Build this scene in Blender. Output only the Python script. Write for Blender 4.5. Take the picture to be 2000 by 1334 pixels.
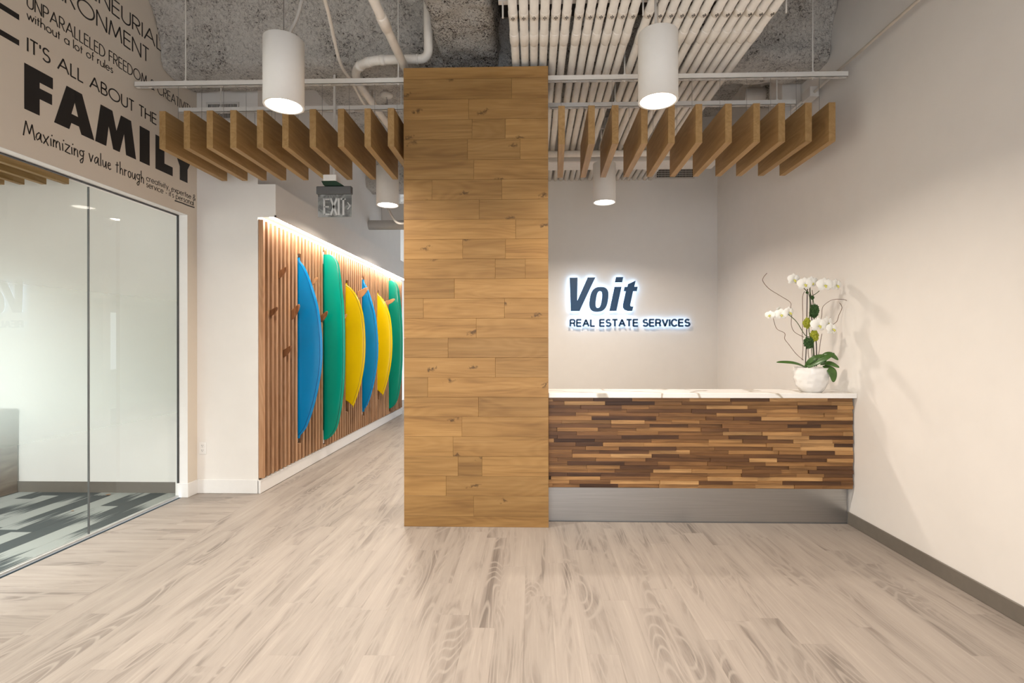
import bpy, bmesh, math, random
from mathutils import Vector, noise
from mathutils.geometry import tessellate_polygon
random.seed(7)
for o in list(bpy.data.objects): bpy.data.objects.remove(o)
SC = bpy.context.scene
COL = SC.collection

# ------------------------------------------------------------------ camera, world, exposure
EYE = 1.5
cam = bpy.data.cameras.new('camera'); cam_ob = bpy.data.objects.new('camera', cam); COL.objects.link(cam_ob)
cam.sensor_width = 36; cam.lens = 18; cam.clip_start = .02
cam.shift_x = -14/2000; cam.shift_y = -2/2000
cam_ob.location = (0, 0, EYE)
cam_ob.rotation_euler = (math.pi/2, .0012, math.atan(.026))
SC.camera = cam_ob
vs = SC.view_settings
vs.view_transform = 'Standard'; vs.look = 'None'; vs.gamma = 1; vs.use_curve_mapping = False
vs.exposure = 0.5
W = bpy.data.worlds.new('daylight'); SC.world = W; W.use_nodes = True
W.node_tree.nodes['Background'].inputs[0].default_value = (.80, .89, 1.0, 1)
W.node_tree.nodes['Background'].inputs[1].default_value = 2.6
PENDANT_W = 28.0
PENDANT_COL = (1.0, .885, .765)
STRIP_E = 52.0
HALO_E = 4.6
ROOM_W = 150.0

# ------------------------------------------------------------------ helpers
ORG = {}
def obj(name, verts, faces, mat, parent=None, origin=None, smooth=False):
    me = bpy.data.meshes.new(name)
    if origin is None:
        xs, ys, zs = zip(*[(v[0], v[1], v[2]) for v in verts])
        origin = Vector(((min(xs)+max(xs))/2, (min(ys)+max(ys))/2, min(zs)))
    else: origin = Vector(origin)
    me.from_pydata([(v[0]-origin.x, v[1]-origin.y, v[2]-origin.z) for v in verts], [], faces)
    if smooth:
        me.polygons.foreach_set('use_smooth', [True]*len(me.polygons))
    me.materials.append(mat); me.update()
    o = bpy.data.objects.new(name, me); COL.objects.link(o)
    put(o, origin, parent)
    return o
def put(o, origin, parent=None):
    origin = Vector(origin)
    ORG[o.name] = origin
    if parent is not None:
        o.parent = parent; o.location = origin - ORG[parent.name]
    else: o.location = origin
def copy_part(src, origin, parent):
    c = src.copy(); COL.objects.link(c); c.parent = None; put(c, origin, parent); return c
def thing(name, label, cat, loc=(0, 0, 0), group=None, kind=None):
    o = bpy.data.objects.new(name, None); COL.objects.link(o); o.empty_display_size = .1
    put(o, loc); return tag(o, label, cat, group, kind)
def tag(o, label=None, cat=None, group=None, kind=None):
    if label: o['label'] = label
    if cat: o['category'] = cat
    if group: o['group'] = group
    if kind: o['kind'] = kind
    return o
class MB:
    """collects faces of one mesh"""
    def __init__(s): s.v = []; s.f = []
    def add(s, v, f):
        n = len(s.v); s.v += [tuple(p) for p in v]; s.f += [tuple(i+n for i in q) for q in f]; return s
    def box(s, x0, x1, y0, y1, z0, z1):
        return s.add([(x0,y0,z0),(x1,y0,z0),(x1,y1,z0),(x0,y1,z0),(x0,y0,z1),(x1,y0,z1),(x1,y1,z1),(x0,y1,z1)],
                     [(0,3,2,1),(4,5,6,7),(0,1,5,4),(1,2,6,5),(2,3,7,6),(3,0,4,7)])
    def cbox(s, x0, x1, y0, y1, z0, z1, b):
        bm = bmesh.new()
        vv = [bm.verts.new(p) for p in [(x0,y0,z0),(x1,y0,z0),(x1,y1,z0),(x0,y1,z0),(x0,y0,z1),(x1,y0,z1),(x1,y1,z1),(x0,y1,z1)]]
        for q in [(0,3,2,1),(4,5,6,7),(0,1,5,4),(1,2,6,5),(2,3,7,6),(3,0,4,7)]: bm.faces.new([vv[i] for i in q])
        bmesh.ops.bevel(bm, geom=list(bm.edges), offset=b, segments=1, profile=.5, affect='EDGES')
        bm.verts.index_update()
        s.add([v.co.copy() for v in bm.verts], [[v.index for v in f.verts] for f in bm.faces]); bm.free(); return s
    def tube(s, pts, r, n=10, cap=True):
        pts = [Vector(p) for p in pts]; m = len(pts)
        rs = r if isinstance(r, (list, tuple)) else [r]*m
        tan = []
        for i in range(m):
            t = (pts[min(i+1, m-1)]-pts[max(i-1, 0)]); tan.append(t.normalized() if t.length > 1e-9 else Vector((0,0,1)))
        a = Vector((0,0,1)) if abs(tan[0].z) < .9 else Vector((1,0,0))
        u = tan[0].cross(a).normalized(); V = []; F = []
        for i in range(m):
            u = (u-tan[i]*u.dot(tan[i])).normalized(); w = tan[i].cross(u)
            for k in range(n):
                an = 2*math.pi*k/n; V.append(pts[i]+(u*math.cos(an)+w*math.sin(an))*rs[i])
        for i in range(m-1):
            for k in range(n):
                k2 = (k+1) % n; F.append((i*n+k, i*n+k2, (i+1)*n+k2, (i+1)*n+k))
        if cap: F.append(tuple(range(n-1, -1, -1))); F.append(tuple((m-1)*n+k for k in range(n)))
        return s.add(V, F)
    def lathe(s, prof, c, n=32):
        V = []; F = []
        for r, z in prof:
            for k in range(n):
                a = 2*math.pi*k/n; V.append((c[0]+r*math.cos(a), c[1]+r*math.sin(a), c[2]+z))
        for i in range(len(prof)-1):
            for k in range(n):
                k2 = (k+1) % n; F.append((i*n+k, i*n+k2, (i+1)*n+k2, (i+1)*n+k))
        return s.add(V, F)
    def prism(s, poly, fr, to):
        """poly: 2-D points; fr/to: functions from 2-D point to 3-D (front, back)"""
        n = len(poly)
        A = [Vector(fr(p)) for p in poly]; B = [Vector(to(p)) for p in poly]
        tr = tessellate_polygon([[Vector((p[0], p[1], 0)) for p in poly]])
        F = [tuple(t) for t in tr]+[tuple(i+n for i in reversed(t)) for t in tr]
        F += [(i, (i+1) % n, n+(i+1) % n, n+i) for i in range(n)]
        return s.add(A+B, F)
    def build(s, name, mat, parent=None, origin=None, smooth=False):
        return obj(name, s.v, s.f, mat, parent, origin, smooth)
def box(name, x0, x1, y0, y1, z0, z1, mat, parent=None, b=0, origin=None):
    m = MB()
    (m.cbox(x0,x1,y0,y1,z0,z1,b) if b else m.box(x0,x1,y0,y1,z0,z1))
    return m.build(name, mat, parent, origin)
def struct(o, label=None):
    o['kind'] = 'structure'
    if label: o['label'] = label
    return o
def spline(pts, k=6):
    """Catmull-Rom through the points"""
    P = [Vector(p) for p in pts]; out = []
    for i in range(len(P)-1):
        p0 = P[max(i-1,0)]; p1 = P[i]; p2 = P[i+1]; p3 = P[min(i+2,len(P)-1)]
        for j in range(k):
            t = j/k
            out.append(.5*((2*p1)+(p2-p0)*t+(2*p0-5*p1+4*p2-p3)*t*t+(3*p1-p0-3*p2+p3)*t**3))
    out.append(P[-1]); return out
ORD = ['first','second','third','fourth','fifth','sixth','seventh','eighth','ninth','tenth','eleventh','twelfth']

# ------------------------------------------------------------------ materials
def newmat(name):
    m = bpy.data.materials.new(name); m.use_nodes = True
    nt = m.node_tree; b = nt.nodes['Principled BSDF']; return m, nt, b
def nd(nt, t, **kw):
    n = nt.nodes.new(t)
    for k, v in kw.items():
        if k.startswith('i_'): n.inputs[k[2:].replace('_',' ')].default_value = v
        elif k[0] == 'n' and k[1:].isdigit(): n.inputs[int(k[1:])].default_value = v
        else: setattr(n, k, v)
    return n
def ramp(nt, stops, inp):
    r = nd(nt, 'ShaderNodeValToRGB'); e = r.color_ramp.elements
    while len(e) < len(stops): e.new(.5)
    for i, (p, c) in enumerate(stops):
        e[i].position = p; e[i].color = (*c, 1) if len(c) == 3 else c
    nt.links.new(inp, r.inputs[0]); return r.outputs[0]
def mixc(nt, fac, a, b, mode='MIX'):
    m = nd(nt, 'ShaderNodeMix', data_type='RGBA', blend_type=mode)
    for s, v in ((0, fac), (6, a), (7, b)):
        if hasattr(v, 'is_output'): nt.links.new(v, m.inputs[s])
        elif isinstance(v, (int, float)): m.inputs[s].default_value = v
        else: m.inputs[s].default_value = (*v, 1)
    return m.outputs[2]
def math_(nt, op, a, b=0.0, c=None):
    m = nd(nt, 'ShaderNodeMath', operation=op)
    for i, v in enumerate((a, b, c)):
        if v is None: continue
        if hasattr(v, 'is_output'): nt.links.new(v, m.inputs[i])
        else: m.inputs[i].default_value = v
    return m.outputs[0]
def coords(nt, scale=(1,1,1), rand=0.0, kind='Object'):
    tc = nd(nt, 'ShaderNodeTexCoord'); out = tc.outputs[kind]
    if rand:
        oi = nd(nt, 'ShaderNodeObjectInfo')
        mu = nd(nt, 'ShaderNodeVectorMath', operation='MULTIPLY_ADD')
        cx = nd(nt, 'ShaderNodeCombineXYZ')
        for i, f in enumerate((rand, rand*1.7, rand*2.3)):
            nt.links.new(math_(nt, 'MULTIPLY', oi.outputs['Random'], f), cx.inputs[i])
        ad = nd(nt, 'ShaderNodeVectorMath', operation='ADD')
        nt.links.new(out, ad.inputs[0]); nt.links.new(cx.outputs[0], ad.inputs[1]); out = ad.outputs[0]
    mp = nd(nt, 'ShaderNodeMapping'); mp.inputs['Scale'].default_value = scale
    nt.links.new(out, mp.inputs[0]); return mp.outputs[0]
def noi(nt, vec, scale, detail=3.0, rough=.55, dist=0.0):
    n = nd(nt, 'ShaderNodeTexNoise'); n.inputs['Scale'].default_value = scale
    n.inputs['Detail'].default_value = detail; n.inputs['Roughness'].default_value = rough; n.inputs['Distortion'].default_value = dist
    nt.links.new(vec, n.inputs['Vector']); return n.outputs['Fac']
def bump(nt, b, h, strength=.2, dist=.01):
    n = nd(nt, 'ShaderNodeBump'); n.inputs['Strength'].default_value = strength; n.inputs['Distance'].default_value = dist
    nt.links.new(h, n.inputs['Height']); nt.links.new(n.outputs[0], b.inputs['Normal'])
def plain(name, c, rough=.5, metal=0.0, vary=.04, scale=20, bumpy=0.0, spec=.5):
    m, nt, b = newmat(name)
    f = noi(nt, coords(nt), scale)
    c2 = tuple(min(1, x*(1+vary)) for x in c); c1 = tuple(x*(1-vary) for x in c)
    nt.links.new(ramp(nt, [(.3, c1), (.7, c2)], f), b.inputs['Base Color'])
    b.inputs['Roughness'].default_value = rough; b.inputs['Metallic'].default_value = metal
    b.inputs['Specular IOR Level'].default_value = spec
    if bumpy: bump(nt, b, f, bumpy, .005)
    return m
def emis(name, c, s):
    m, nt, b = newmat(name)
    b.inputs['Base Color'].default_value = (.8,.8,.8,1)
    b.inputs['Emission Color'].default_value = (*c,1); b.inputs['Emission Strength'].default_value = s; return m
def wood(name, cols, axis, tone=.25, grain=1.0, rough=.5, knots=0.0, fine=.25, ringscale=1.0, spec=.35, kplane=(0,2), ringamp=.07):
    """streaky wood; axis 0/1/2 = grain direction; every object gets its own offset and tone"""
    m, nt, b = newmat(name)
    sc = [14.0*grain]*3; sc[axis] = 1.1*grain
    v = coords(nt, sc, 23.0)
    f1 = noi(nt, v, 1.0, 5, .6, .8)
    sc2 = [90.0*grain]*3; sc2[axis] = 3.0*grain
    f2 = noi(nt, coords(nt, sc2, 31.0), 1.0, 3, .6)
    # cathedral rings
    sc3 = [5.0*ringscale]*3; sc3[axis] = .75*ringscale
    f3 = noi(nt, coords(nt, sc3, 17.0), 1.0, 1.5, .4, .3)
    rings = math_(nt, 'SINE', math_(nt, 'MULTIPLY', f3, 95.0))
    rings = math_(nt, 'MULTIPLY_ADD', rings, ringamp, f1)
    base = ramp(nt, [(.22, cols[0]), (.48, cols[1]), (.75, cols[2])], rings)
    dk = tuple(c*.62 for c in cols[0])
    base = mixc(nt, math_(nt, 'MULTIPLY', ramp(nt, [(.5,(0,0,0)),(.75,(1,1,1))], f2), fine), base, dk)
    oi = nd(nt, 'ShaderNodeObjectInfo')
    t = math_(nt, 'MULTIPLY_ADD', oi.outputs['Random'], tone*2, 1-tone)
    cx = nd(nt, 'ShaderNodeCombineXYZ')
    for i in range(3): nt.links.new(t, cx.inputs[i])
    base = mixc(nt, 1.0, base, cx.outputs[0], 'MULTIPLY')
    if knots:
        sp = nd(nt, 'ShaderNodeSeparateXYZ'); nt.links.new(coords(nt, (1,1,1), 41.0), sp.inputs[0])
        wob = math_(nt, 'MULTIPLY_ADD', noi(nt, coords(nt, (1,1,1), 19.0), 28, 3), .5, -.25)
        cb = nd(nt, 'ShaderNodeCombineXYZ')
        nt.links.new(math_(nt, 'ADD', math_(nt, 'MULTIPLY', sp.outputs[kplane[0]], 2.6), wob), cb.inputs[0])
        nt.links.new(math_(nt, 'ADD', math_(nt, 'MULTIPLY', sp.outputs[kplane[1]], 5.0), wob), cb.inputs[1])
        vo = nd(nt, 'ShaderNodeTexVoronoi', voronoi_dimensions='2D'); vo.inputs['Scale'].default_value = 1.0
        nt.links.new(cb.outputs[0], vo.inputs['Vector'])
        sc_ = nd(nt, 'ShaderNodeSeparateColor'); nt.links.new(vo.outputs['Color'], sc_.inputs[0])
        kf = math_(nt, 'MULTIPLY', ramp(nt, [(.02,(1,1,1)),(.11,(0,0,0))], vo.outputs['Distance']), math_(nt, 'GREATER_THAN', sc_.outputs[0], .66))
        base = mixc(nt, math_(nt, 'MULTIPLY', kf, knots), base, tuple(c*.35 for c in cols[0]))
    nt.links.new(base, b.inputs['Base Color'])
    b.inputs['Roughness'].default_value = rough; b.inputs['Specular IOR Level'].default_value = spec
    bump(nt, b, f2, .12, .002)
    return m

M = {}
M['white_wall'] = plain('painted white drywall', (.80,.765,.72), .7, vary=.012, scale=6, spec=.2)
M['tan_wall'] = plain('painted warm beige drywall', (.745,.665,.565), .7, vary=.012, scale=6, spec=.2)
M['trim_white'] = plain('white semi gloss trim', (.82,.80,.77), .4, vary=.01)
M['grey_base'] = plain('grey rubber base', (.16,.14,.115), .45, vary=.05)
M['white_metal'] = plain('white painted metal', (.74,.71,.66), .45, vary=.02)
M['pipe_paint'] = plain('white painted conduit', (.86,.81,.735), .5, vary=.05, scale=12)
M['duct_paint'] = plain('white painted duct', (.70,.66,.61), .5, vary=.03)
M['lamp_white'] = plain('matte white lamp housing', (.78,.755,.71), .55, vary=.01)
M['cable'] = plain('pale cable', (.55,.52,.48), .5)
M['wire'] = plain('thin steel wire', (.40,.38,.36), .35, metal=.8)
M['screw'] = plain('dark screw', (.05,.045,.04), .4, metal=.6)
M['vinyl'] = plain('black wall vinyl', (.018,.015,.014), .5, vary=.05)
M['gasket'] = plain('dark gasket', (.03,.03,.03), .5)
M['alu'] = plain('brushed aluminium', (.62,.62,.60), .35, metal=.85, vary=.05)
M['grille'] = plain('white vent frame', (.66,.63,.59), .5, vary=.02)
M['dark'] = plain('dark duct interior', (.02,.02,.02), .8)
M['core'] = plain('dark backing board', (.07,.045,.025), .8)
M['baffle'] = wood('oak baffle veneer', [(.29,.166,.060),(.36,.216,.084),(.43,.266,.114)], 1, tone=.05, grain=1.6, fine=.22, rough=.5)
M['oak'] = wood('oak cladding plank', [(.205,.104,.031),(.312,.170,.054),(.388,.223,.078)], 0, tone=.15, grain=.7, knots=.85, fine=.38, ringscale=1.0, rough=.45, kplane=(0,2), ringamp=.045)
M['oak_side'] = wood('oak cladding plank side', [(.205,.104,.031),(.312,.170,.054),(.388,.223,.078)], 1, tone=.15, grain=.7, knots=.85, fine=.38, rough=.45, kplane=(1,2), ringamp=.045)
M['slat'] = wood('cedar wall slat', [(.29,.145,.068),(.385,.21,.108),(.48,.285,.16)], 2, tone=.2, grain=.9, fine=.25, rough=.5)
M['fin_wood'] = wood('laminated fin wood', [(.13,.045,.016),(.24,.10,.04),(.36,.18,.085)], 2, tone=.25, grain=1.3, fine=.4, rough=.25, ringscale=4)
M['fin_pale'] = wood('pale fin wood', [(.42,.20,.085),(.52,.27,.12),(.60,.34,.17)], 2, tone=.1, grain=1.2, fine=.2, rough=.25)
M['cabinet'] = wood('walnut laminate', [(.13,.085,.055),(.19,.13,.09),(.25,.18,.13)], 1, tone=.02, grain=.8, fine=.3)
def strip_material():
    m, nt, b = newmat('walnut strip')
    v = coords(nt, (1.6,20,22), 29.0); f1 = noi(nt, v, 1.0, 5, .6, 1.2)
    f2 = noi(nt, coords(nt, (4,130,130), 13.0), 1.0, 2, .5)
    oi = nd(nt, 'ShaderNodeObjectInfo')
    pal = ramp(nt, [(0,(.065,.028,.013)),(.18,(.115,.052,.021)),(.42,(.185,.086,.031)),(.64,(.27,.132,.046)),(.85,(.36,.188,.069)),(1,(.49,.28,.115))], oi.outputs['Random'])
    k = ramp(nt, [(.25,(.45,.42,.40)),(.5,(.92,.92,.92)),(.75,(1.35,1.38,1.42))], f1)
    c = mixc(nt, 1.0, pal, k, 'MULTIPLY')
    c = mixc(nt, math_(nt,'MULTIPLY',ramp(nt,[(.5,(0,0,0)),(.8,(1,1,1))],f2),.3), c, (.03,.012,.005))
    nt.links.new(c, b.inputs['Base Color']); b.inputs['Roughness'].default_value = .42; b.inputs['Specular IOR Level'].default_value = .35
    bump(nt, b, f2, .1, .002); return m
M['walnut'] = strip_material()
def floor_material(axis):
    m, nt, b = newmat('limed vinyl plank')
    a = 1-axis
    s1 = [1,1,1]; s1[axis] = .9; s1[a] = 9
    f1 = noi(nt, coords(nt, s1, 23.0), 1.0, 5, .62, .9)
    s2 = [1,1,1]; s2[axis] = 2.2; s2[a] = 110
    f2 = noi(nt, coords(nt, s2, 31.0), 1.0, 3, .6, .3)
    s3 = [1,1,1]; s3[axis] = .85; s3[a] = 4.5
    f3 = noi(nt, coords(nt, s3, 11.0), 1.0, 1.2, .4, .15)
    ring = math_(nt, 'SINE', math_(nt, 'MULTIPLY', f3, 130.0))
    mask = ramp(nt, [(.36,(1,1,1)),(.50,(0,0,0))], f1)
    base = ramp(nt, [(.28,(.152,.128,.111)),(.38,(.238,.203,.176)),(.49,(.308,.265,.229)),(.72,(.362,.313,.271))], f1)
    rr = math_(nt, 'MULTIPLY', ramp(nt, [(.70,(0,0,0)),(1,(1,1,1))], math_(nt,'MULTIPLY_ADD',ring,.5,.5)), math_(nt,'MULTIPLY',mask,.32))
    base = mixc(nt, rr, base, (.54,.475,.405))
    rd = math_(nt, 'MULTIPLY', ramp(nt, [(.0,(1,1,1)),(.35,(0,0,0))], math_(nt,'MULTIPLY_ADD',ring,.5,.5)), math_(nt,'MULTIPLY',mask,.20))
    base = mixc(nt, rd, base, (.21,.165,.135))
    base = mixc(nt, math_(nt,'MULTIPLY',ramp(nt,[(.54,(0,0,0)),(.75,(1,1,1))],f2),.28), base, (.50,.435,.37))
    base = mixc(nt, math_(nt,'MULTIPLY',ramp(nt,[(.27,(1,1,1)),(.43,(0,0,0))],f2),.18), base, (.24,.19,.155))
    oi = nd(nt, 'ShaderNodeObjectInfo')
    t = math_(nt, 'MULTIPLY_ADD', oi.outputs['Random'], .08, .96)
    cx = nd(nt, 'ShaderNodeCombineXYZ')
    for i in range(3): nt.links.new(t, cx.inputs[i])
    base = mixc(nt, 1.0, base, cx.outputs[0], 'MULTIPLY')
    nt.links.new(base, b.inputs['Base Color']); b.inputs['Roughness'].default_value = .5; b.inputs['Specular IOR Level'].default_value = .35
    bump(nt, b, f2, .08, .001); return m
M['floor_y'] = floor_material(1); M['floor_x'] = floor_material(0)
def spray_material():
    m, nt, b = newmat('sprayed fireproofing')
    v = coords(nt, (1,1,1), 0, 'Object')
    f1 = noi(nt, v, 40, 5, .75, .8); f2 = noi(nt, v, 4.5, 4, .6, .3); f3 = noi(nt, v, 130, 2, .6)
    k = math_(nt, 'MULTIPLY_ADD', f2, .34, math_(nt,'MULTIPLY_ADD', f3, .25, math_(nt,'MULTIPLY', f1, .75)))
    c = ramp(nt, [(.505,(.03,.027,.024)),(.55,(.28,.255,.23)),(.605,(.66,.62,.57)),(.72,(.90,.86,.80))], k)
    nt.links.new(c, b.inputs['Base Color']); b.inputs['Roughness'].default_value = .95; b.inputs['Specular IOR Level'].default_value = .1
    bump(nt, b, k, 1.0, .045); return m
M['spray'] = spray_material()
def spray_white():
    m, nt, b = newmat('white sprayed fireproofing')
    v = coords(nt, (1,1,1), 0, 'Object')
    f1 = noi(nt, v, 60, 4, .7, .6); f3 = noi(nt, v, 130, 2, .6); f2 = noi(nt, v, 5, 3, .6)
    k = math_(nt, 'MULTIPLY_ADD', f2, .25, math_(nt,'MULTIPLY_ADD', f3, .3, math_(nt,'MULTIPLY', f1, .7)))
    c = ramp(nt, [(.51,(.05,.04,.035)),(.565,(.38,.35,.31)),(.61,(.84,.80,.74)),(.8,(.92,.88,.82))], k)
    nt.links.new(c, b.inputs['Base Color']); b.inputs['Roughness'].default_value = .95; b.inputs['Specular IOR Level'].default_value = .1
    bump(nt, b, k, 1.0, .07); return m
M['spray_white'] = spray_white()
M['deck_shade'] = plain('painted deck shade', (.05,.04,.032), .9, vary=.3, scale=5)  # dark colour standing in for shade on the unlit deck
def glass_material():
    """clear glass with a privacy film whose haze is strongest at mid height"""
    m, nt, b = newmat('partition glass'); nt.nodes.remove(b)
    out = nt.nodes['Material Output']
    tr = nd(nt, 'ShaderNodeBsdfTransparent'); tr.inputs[0].default_value = (.955,.975,.967,1)
    gl = nd(nt, 'ShaderNodeBsdfGlossy'); gl.inputs['Roughness'].default_value = .0
    fr = nd(nt, 'ShaderNodeFresnel'); fr.inputs[0].default_value = 1.45
    mx = nd(nt, 'ShaderNodeMixShader'); geo = nd(nt, 'ShaderNodeNewGeometry')
    ff = math_(nt, 'MULTIPLY', fr.outputs[0], math_(nt, 'SUBTRACT', 1.0, geo.outputs['Backfacing']))
    nt.links.new(ff, mx.inputs[0]); nt.links.new(tr.outputs[0], mx.inputs[1]); nt.links.new(gl.outputs[0], mx.inputs[2])
    nt.links.new(mx.outputs[0], out.inputs[0]); return m
M['glass'] = glass_material()
def film_material():
    m, nt, b = newmat('gradient privacy film'); nt.nodes.remove(b)
    out = nt.nodes['Material Output']
    tr = nd(nt, 'ShaderNodeBsdfTransparent')
    tl = nd(nt, 'ShaderNodeBsdfTranslucent'); tl.inputs[0].default_value = (.78,.86,.83,1)
    df = nd(nt, 'ShaderNodeBsdfDiffuse'); df.inputs[0].default_value = (.74,.82,.79,1)
    m1 = nd(nt, 'ShaderNodeMixShader'); m1.inputs[0].default_value = .08
    nt.links.new(tl.outputs[0], m1.inputs[1]); nt.links.new(df.outputs[0], m1.inputs[2])
    tc = nd(nt, 'ShaderNodeTexCoord'); sx = nd(nt, 'ShaderNodeSeparateXYZ'); nt.links.new(tc.outputs['Object'], sx.inputs[0])
    up_ = nd(nt, 'ShaderNodeMapRange', interpolation_type='SMOOTHERSTEP'); dn_ = nd(nt, 'ShaderNodeMapRange', interpolation_type='SMOOTHERSTEP')
    for q, a_, b_ in ((up_, .35, 1.25), (dn_, 2.6, 1.2)):
        nt.links.new(sx.outputs[2], q.inputs[0]); q.inputs[1].default_value = a_; q.inputs[2].default_value = b_
    fac = math_(nt, 'MULTIPLY', math_(nt, 'MULTIPLY', up_.outputs[0], dn_.outputs[0]), .55)
    m2 = nd(nt, 'ShaderNodeMixShader'); nt.links.new(fac, m2.inputs[0]); nt.links.new(tr.outputs[0], m2.inputs[1]); nt.links.new(m1.outputs[0], m2.inputs[2])
    nt.links.new(m2.outputs[0], out.inputs[0]); return m
M['film'] = film_material()
def steel_material():
    m, nt, b = newmat('brushed stainless steel')
    f = noi(nt, coords(nt, (2,200,200)), 1.0, 3, .6)
    nt.links.new(ramp(nt, [(.3,(.42,.41,.395)),(.7,(.50,.49,.475))], f), b.inputs['Base Color'])
    b.inputs['Metallic'].default_value = 1; b.inputs['Roughness'].default_value = .34
    bump(nt, b, f, .06, .001); return m
M['steel'] = steel_material()
def marble_material():
    m, nt, b = newmat('white veined quartz')
    v = coords(nt, (1,1,1))
    d = noi(nt, v, 2.5, 5, .6, .5)
    w = nd(nt, 'ShaderNodeTexWave', wave_type='BANDS', bands_direction='DIAGONAL'); w.inputs['Scale'].default_value = 1.1
    w.inputs['Distortion'].default_value = 9; w.inputs['Detail'].default_value = 3; w.inputs['Detail Scale'].default_value = 1.6
    nt.links.new(v, w.inputs['Vector'])
    c = ramp(nt, [(0,(.42,.37,.30)),(.018,(.62,.58,.52)),(.05,(.80,.78,.745)),(1,(.84,.82,.79))], w.outputs['Fac'])
    nt.links.new(c, b.inputs['Base Color']); b.inputs['Roughness'].default_value = .18; return m
M['marble'] = marble_material()
def board_material(name, c):
    m, nt, b = newmat(name)
    f = noi(nt, coords(nt, (3,3,1.2)), 1.0, 3)
    nt.links.new(ramp(nt, [(.3, tuple(x*.92 for x in c)), (.7, tuple(min(1,x*1.05) for x in c))], f), b.inputs['Base Color'])
    b.inputs['Roughness'].default_value = .2; b.inputs['Specular IOR Level'].default_value = .3; b.inputs['Coat Weight'].default_value = .12; b.inputs['Coat Roughness'].default_value = .08; return m
M['board_blue'] = board_material('blue resin', (.0,.255,.60)); M['pin_blue'] = plain('dark blue pinline', (.0,.10,.30), .3)
M['board_green'] = board_material('green resin', (.0,.285,.195)); M['pin_green'] = plain('dark green pinline', (.0,.13,.075), .3)
M['board_yellow'] = board_material('yellow resin', (.78,.54,.0)); M['pin_yellow'] = plain('dark yellow pinline', (.33,.19,.0), .3)
M['sign_blue'] = plain('navy sign face', (.014,.062,.15), .4, vary=.03)
M['sign_side'] = plain('navy sign return', (.02,.06,.13), .4)
M['halo'] = emis('cool white sign light', (.40,.66,1.0), HALO_E)
M['strip'] = emis('cove light strip', (1.0,.90,.80), STRIP_E)
M['lens'] = emis('lamp lens', (1.0,.93,.82), 9.0)
M['fill_lens'] = emis('added panel lens', (.95,.98,1.0), 4.0)  # glow of the lamp added in the carpeted room
def carpet_material():
    m, nt, b = newmat('streaked carpet tile')
    rnd = nd(nt, 'ShaderNodeObjectInfo').outputs['Random']
    v1 = coords(nt, (13,1.1,1), 23.0); f1 = noi(nt, v1, 1.0, 3, .6)
    v2 = coords(nt, (120,2.2,1), 11.0); f2 = noi(nt, v2, 1.0, 2, .6)
    vp = noi(nt, coords(nt, (350,350,350)), 1.0, 1)
    tc = nd(nt, 'ShaderNodeTexCoord'); sx = nd(nt, 'ShaderNodeSeparateXYZ'); nt.links.new(tc.outputs['Object'], sx.inputs[0])
    # pale yarn comes in towards one end of each tile
    sg = math_(nt, 'MULTIPLY_ADD', math_(nt, 'GREATER_THAN', rnd, .45), 3.4, -1.7)
    r2 = math_(nt, 'FRACT', math_(nt, 'MULTIPLY', rnd, 17.0))
    g = math_(nt, 'MULTIPLY', sx.outputs[1], sg)
    k = math_(nt, 'ADD', math_(nt, 'MULTIPLY_ADD', f1, .7, g), math_(nt, 'MULTIPLY_ADD', f2, 1.5, math_(nt, 'MULTIPLY_ADD', r2, 1.1, -1.22)))
    c = ramp(nt, [(.46,(.07,.08,.08)),(.52,(.16,.172,.165)),(.60,(.31,.32,.295))], k)
    c = mixc(nt, 1.0, c, ramp(nt, [(.2,(.8,.8,.8)),(.8,(1.15,1.15,1.15))], vp), 'MULTIPLY')
    nt.links.new(c, b.inputs['Base Color']); b.inputs['Roughness'].default_value = .95; b.inputs['Specular IOR Level'].default_value = .1
    bump(nt, b, vp, .5, .004); return m
M['carpet'] = carpet_material()
M['pot'] = plain('hammered white glaze', (.80,.78,.75), .14, vary=.02)
M['soil'] = plain('bark mulch', (.05,.035,.02), .9, vary=.4, scale=120, bumpy=.8)
M['leaf'] = plain('glossy dark green leaf', (.055,.13,.022), .32, vary=.25, scale=14)
M['stem_green'] = plain('orchid stem', (.05,.085,.025), .5, vary=.2)
M['stake'] = plain('dark stake', (.035,.018,.014), .5)
M['twig'] = plain('curly willow twig', (.14,.075,.045), .7, vary=.2)
M['petal'] = plain('white orchid petal', (.86,.85,.80), .55, vary=.02, scale=30)
M['lip'] = plain('yellow green orchid lip', (.62,.60,.12), .5, vary=.2)
M['moss'] = plain('dark green moss', (.035,.085,.02), .9, vary=.5, scale=150, bumpy=1.0)
M['moss_lime'] = plain('lime moss', (.36,.38,.035), .9, vary=.35, scale=150, bumpy=1.0)
M['exit_house'] = plain('grey sign housing', (.13,.13,.13), .45, metal=.4)
M['exit_green'] = plain('dark green canopy', (.008,.035,.018), .4)
M['exit_letter'] = plain('silver sign letter', (.60,.61,.61), .3, metal=.3)
M['acrylic'] = None
def acrylic():
    m, nt, b = newmat('smoky clear acrylic'); nt.nodes.remove(b)
    out = nt.nodes['Material Output']
    f = noi(nt, coords(nt, (9,9,9)), 1.0, 4, .6, 1.5)
    tr = nd(nt, 'ShaderNodeBsdfTransparent'); tr.inputs[0].default_value = (.62,.66,.65,1)
    df = nd(nt, 'ShaderNodeBsdfPrincipled'); nt.links.new(ramp(nt, [(.42,(.16,.165,.165)),(.6,(.46,.47,.47))], f), df.inputs['Base Color']); df.inputs['Roughness'].default_value = .1
    mx = nd(nt, 'ShaderNodeMixShader'); mx.inputs[0].default_value = .6
    nt.links.new(tr.outputs[0], mx.inputs[1]); nt.links.new(df.outputs[0], mx.inputs[2]); nt.links.new(mx.outputs[0], out.inputs[0]); return m
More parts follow.
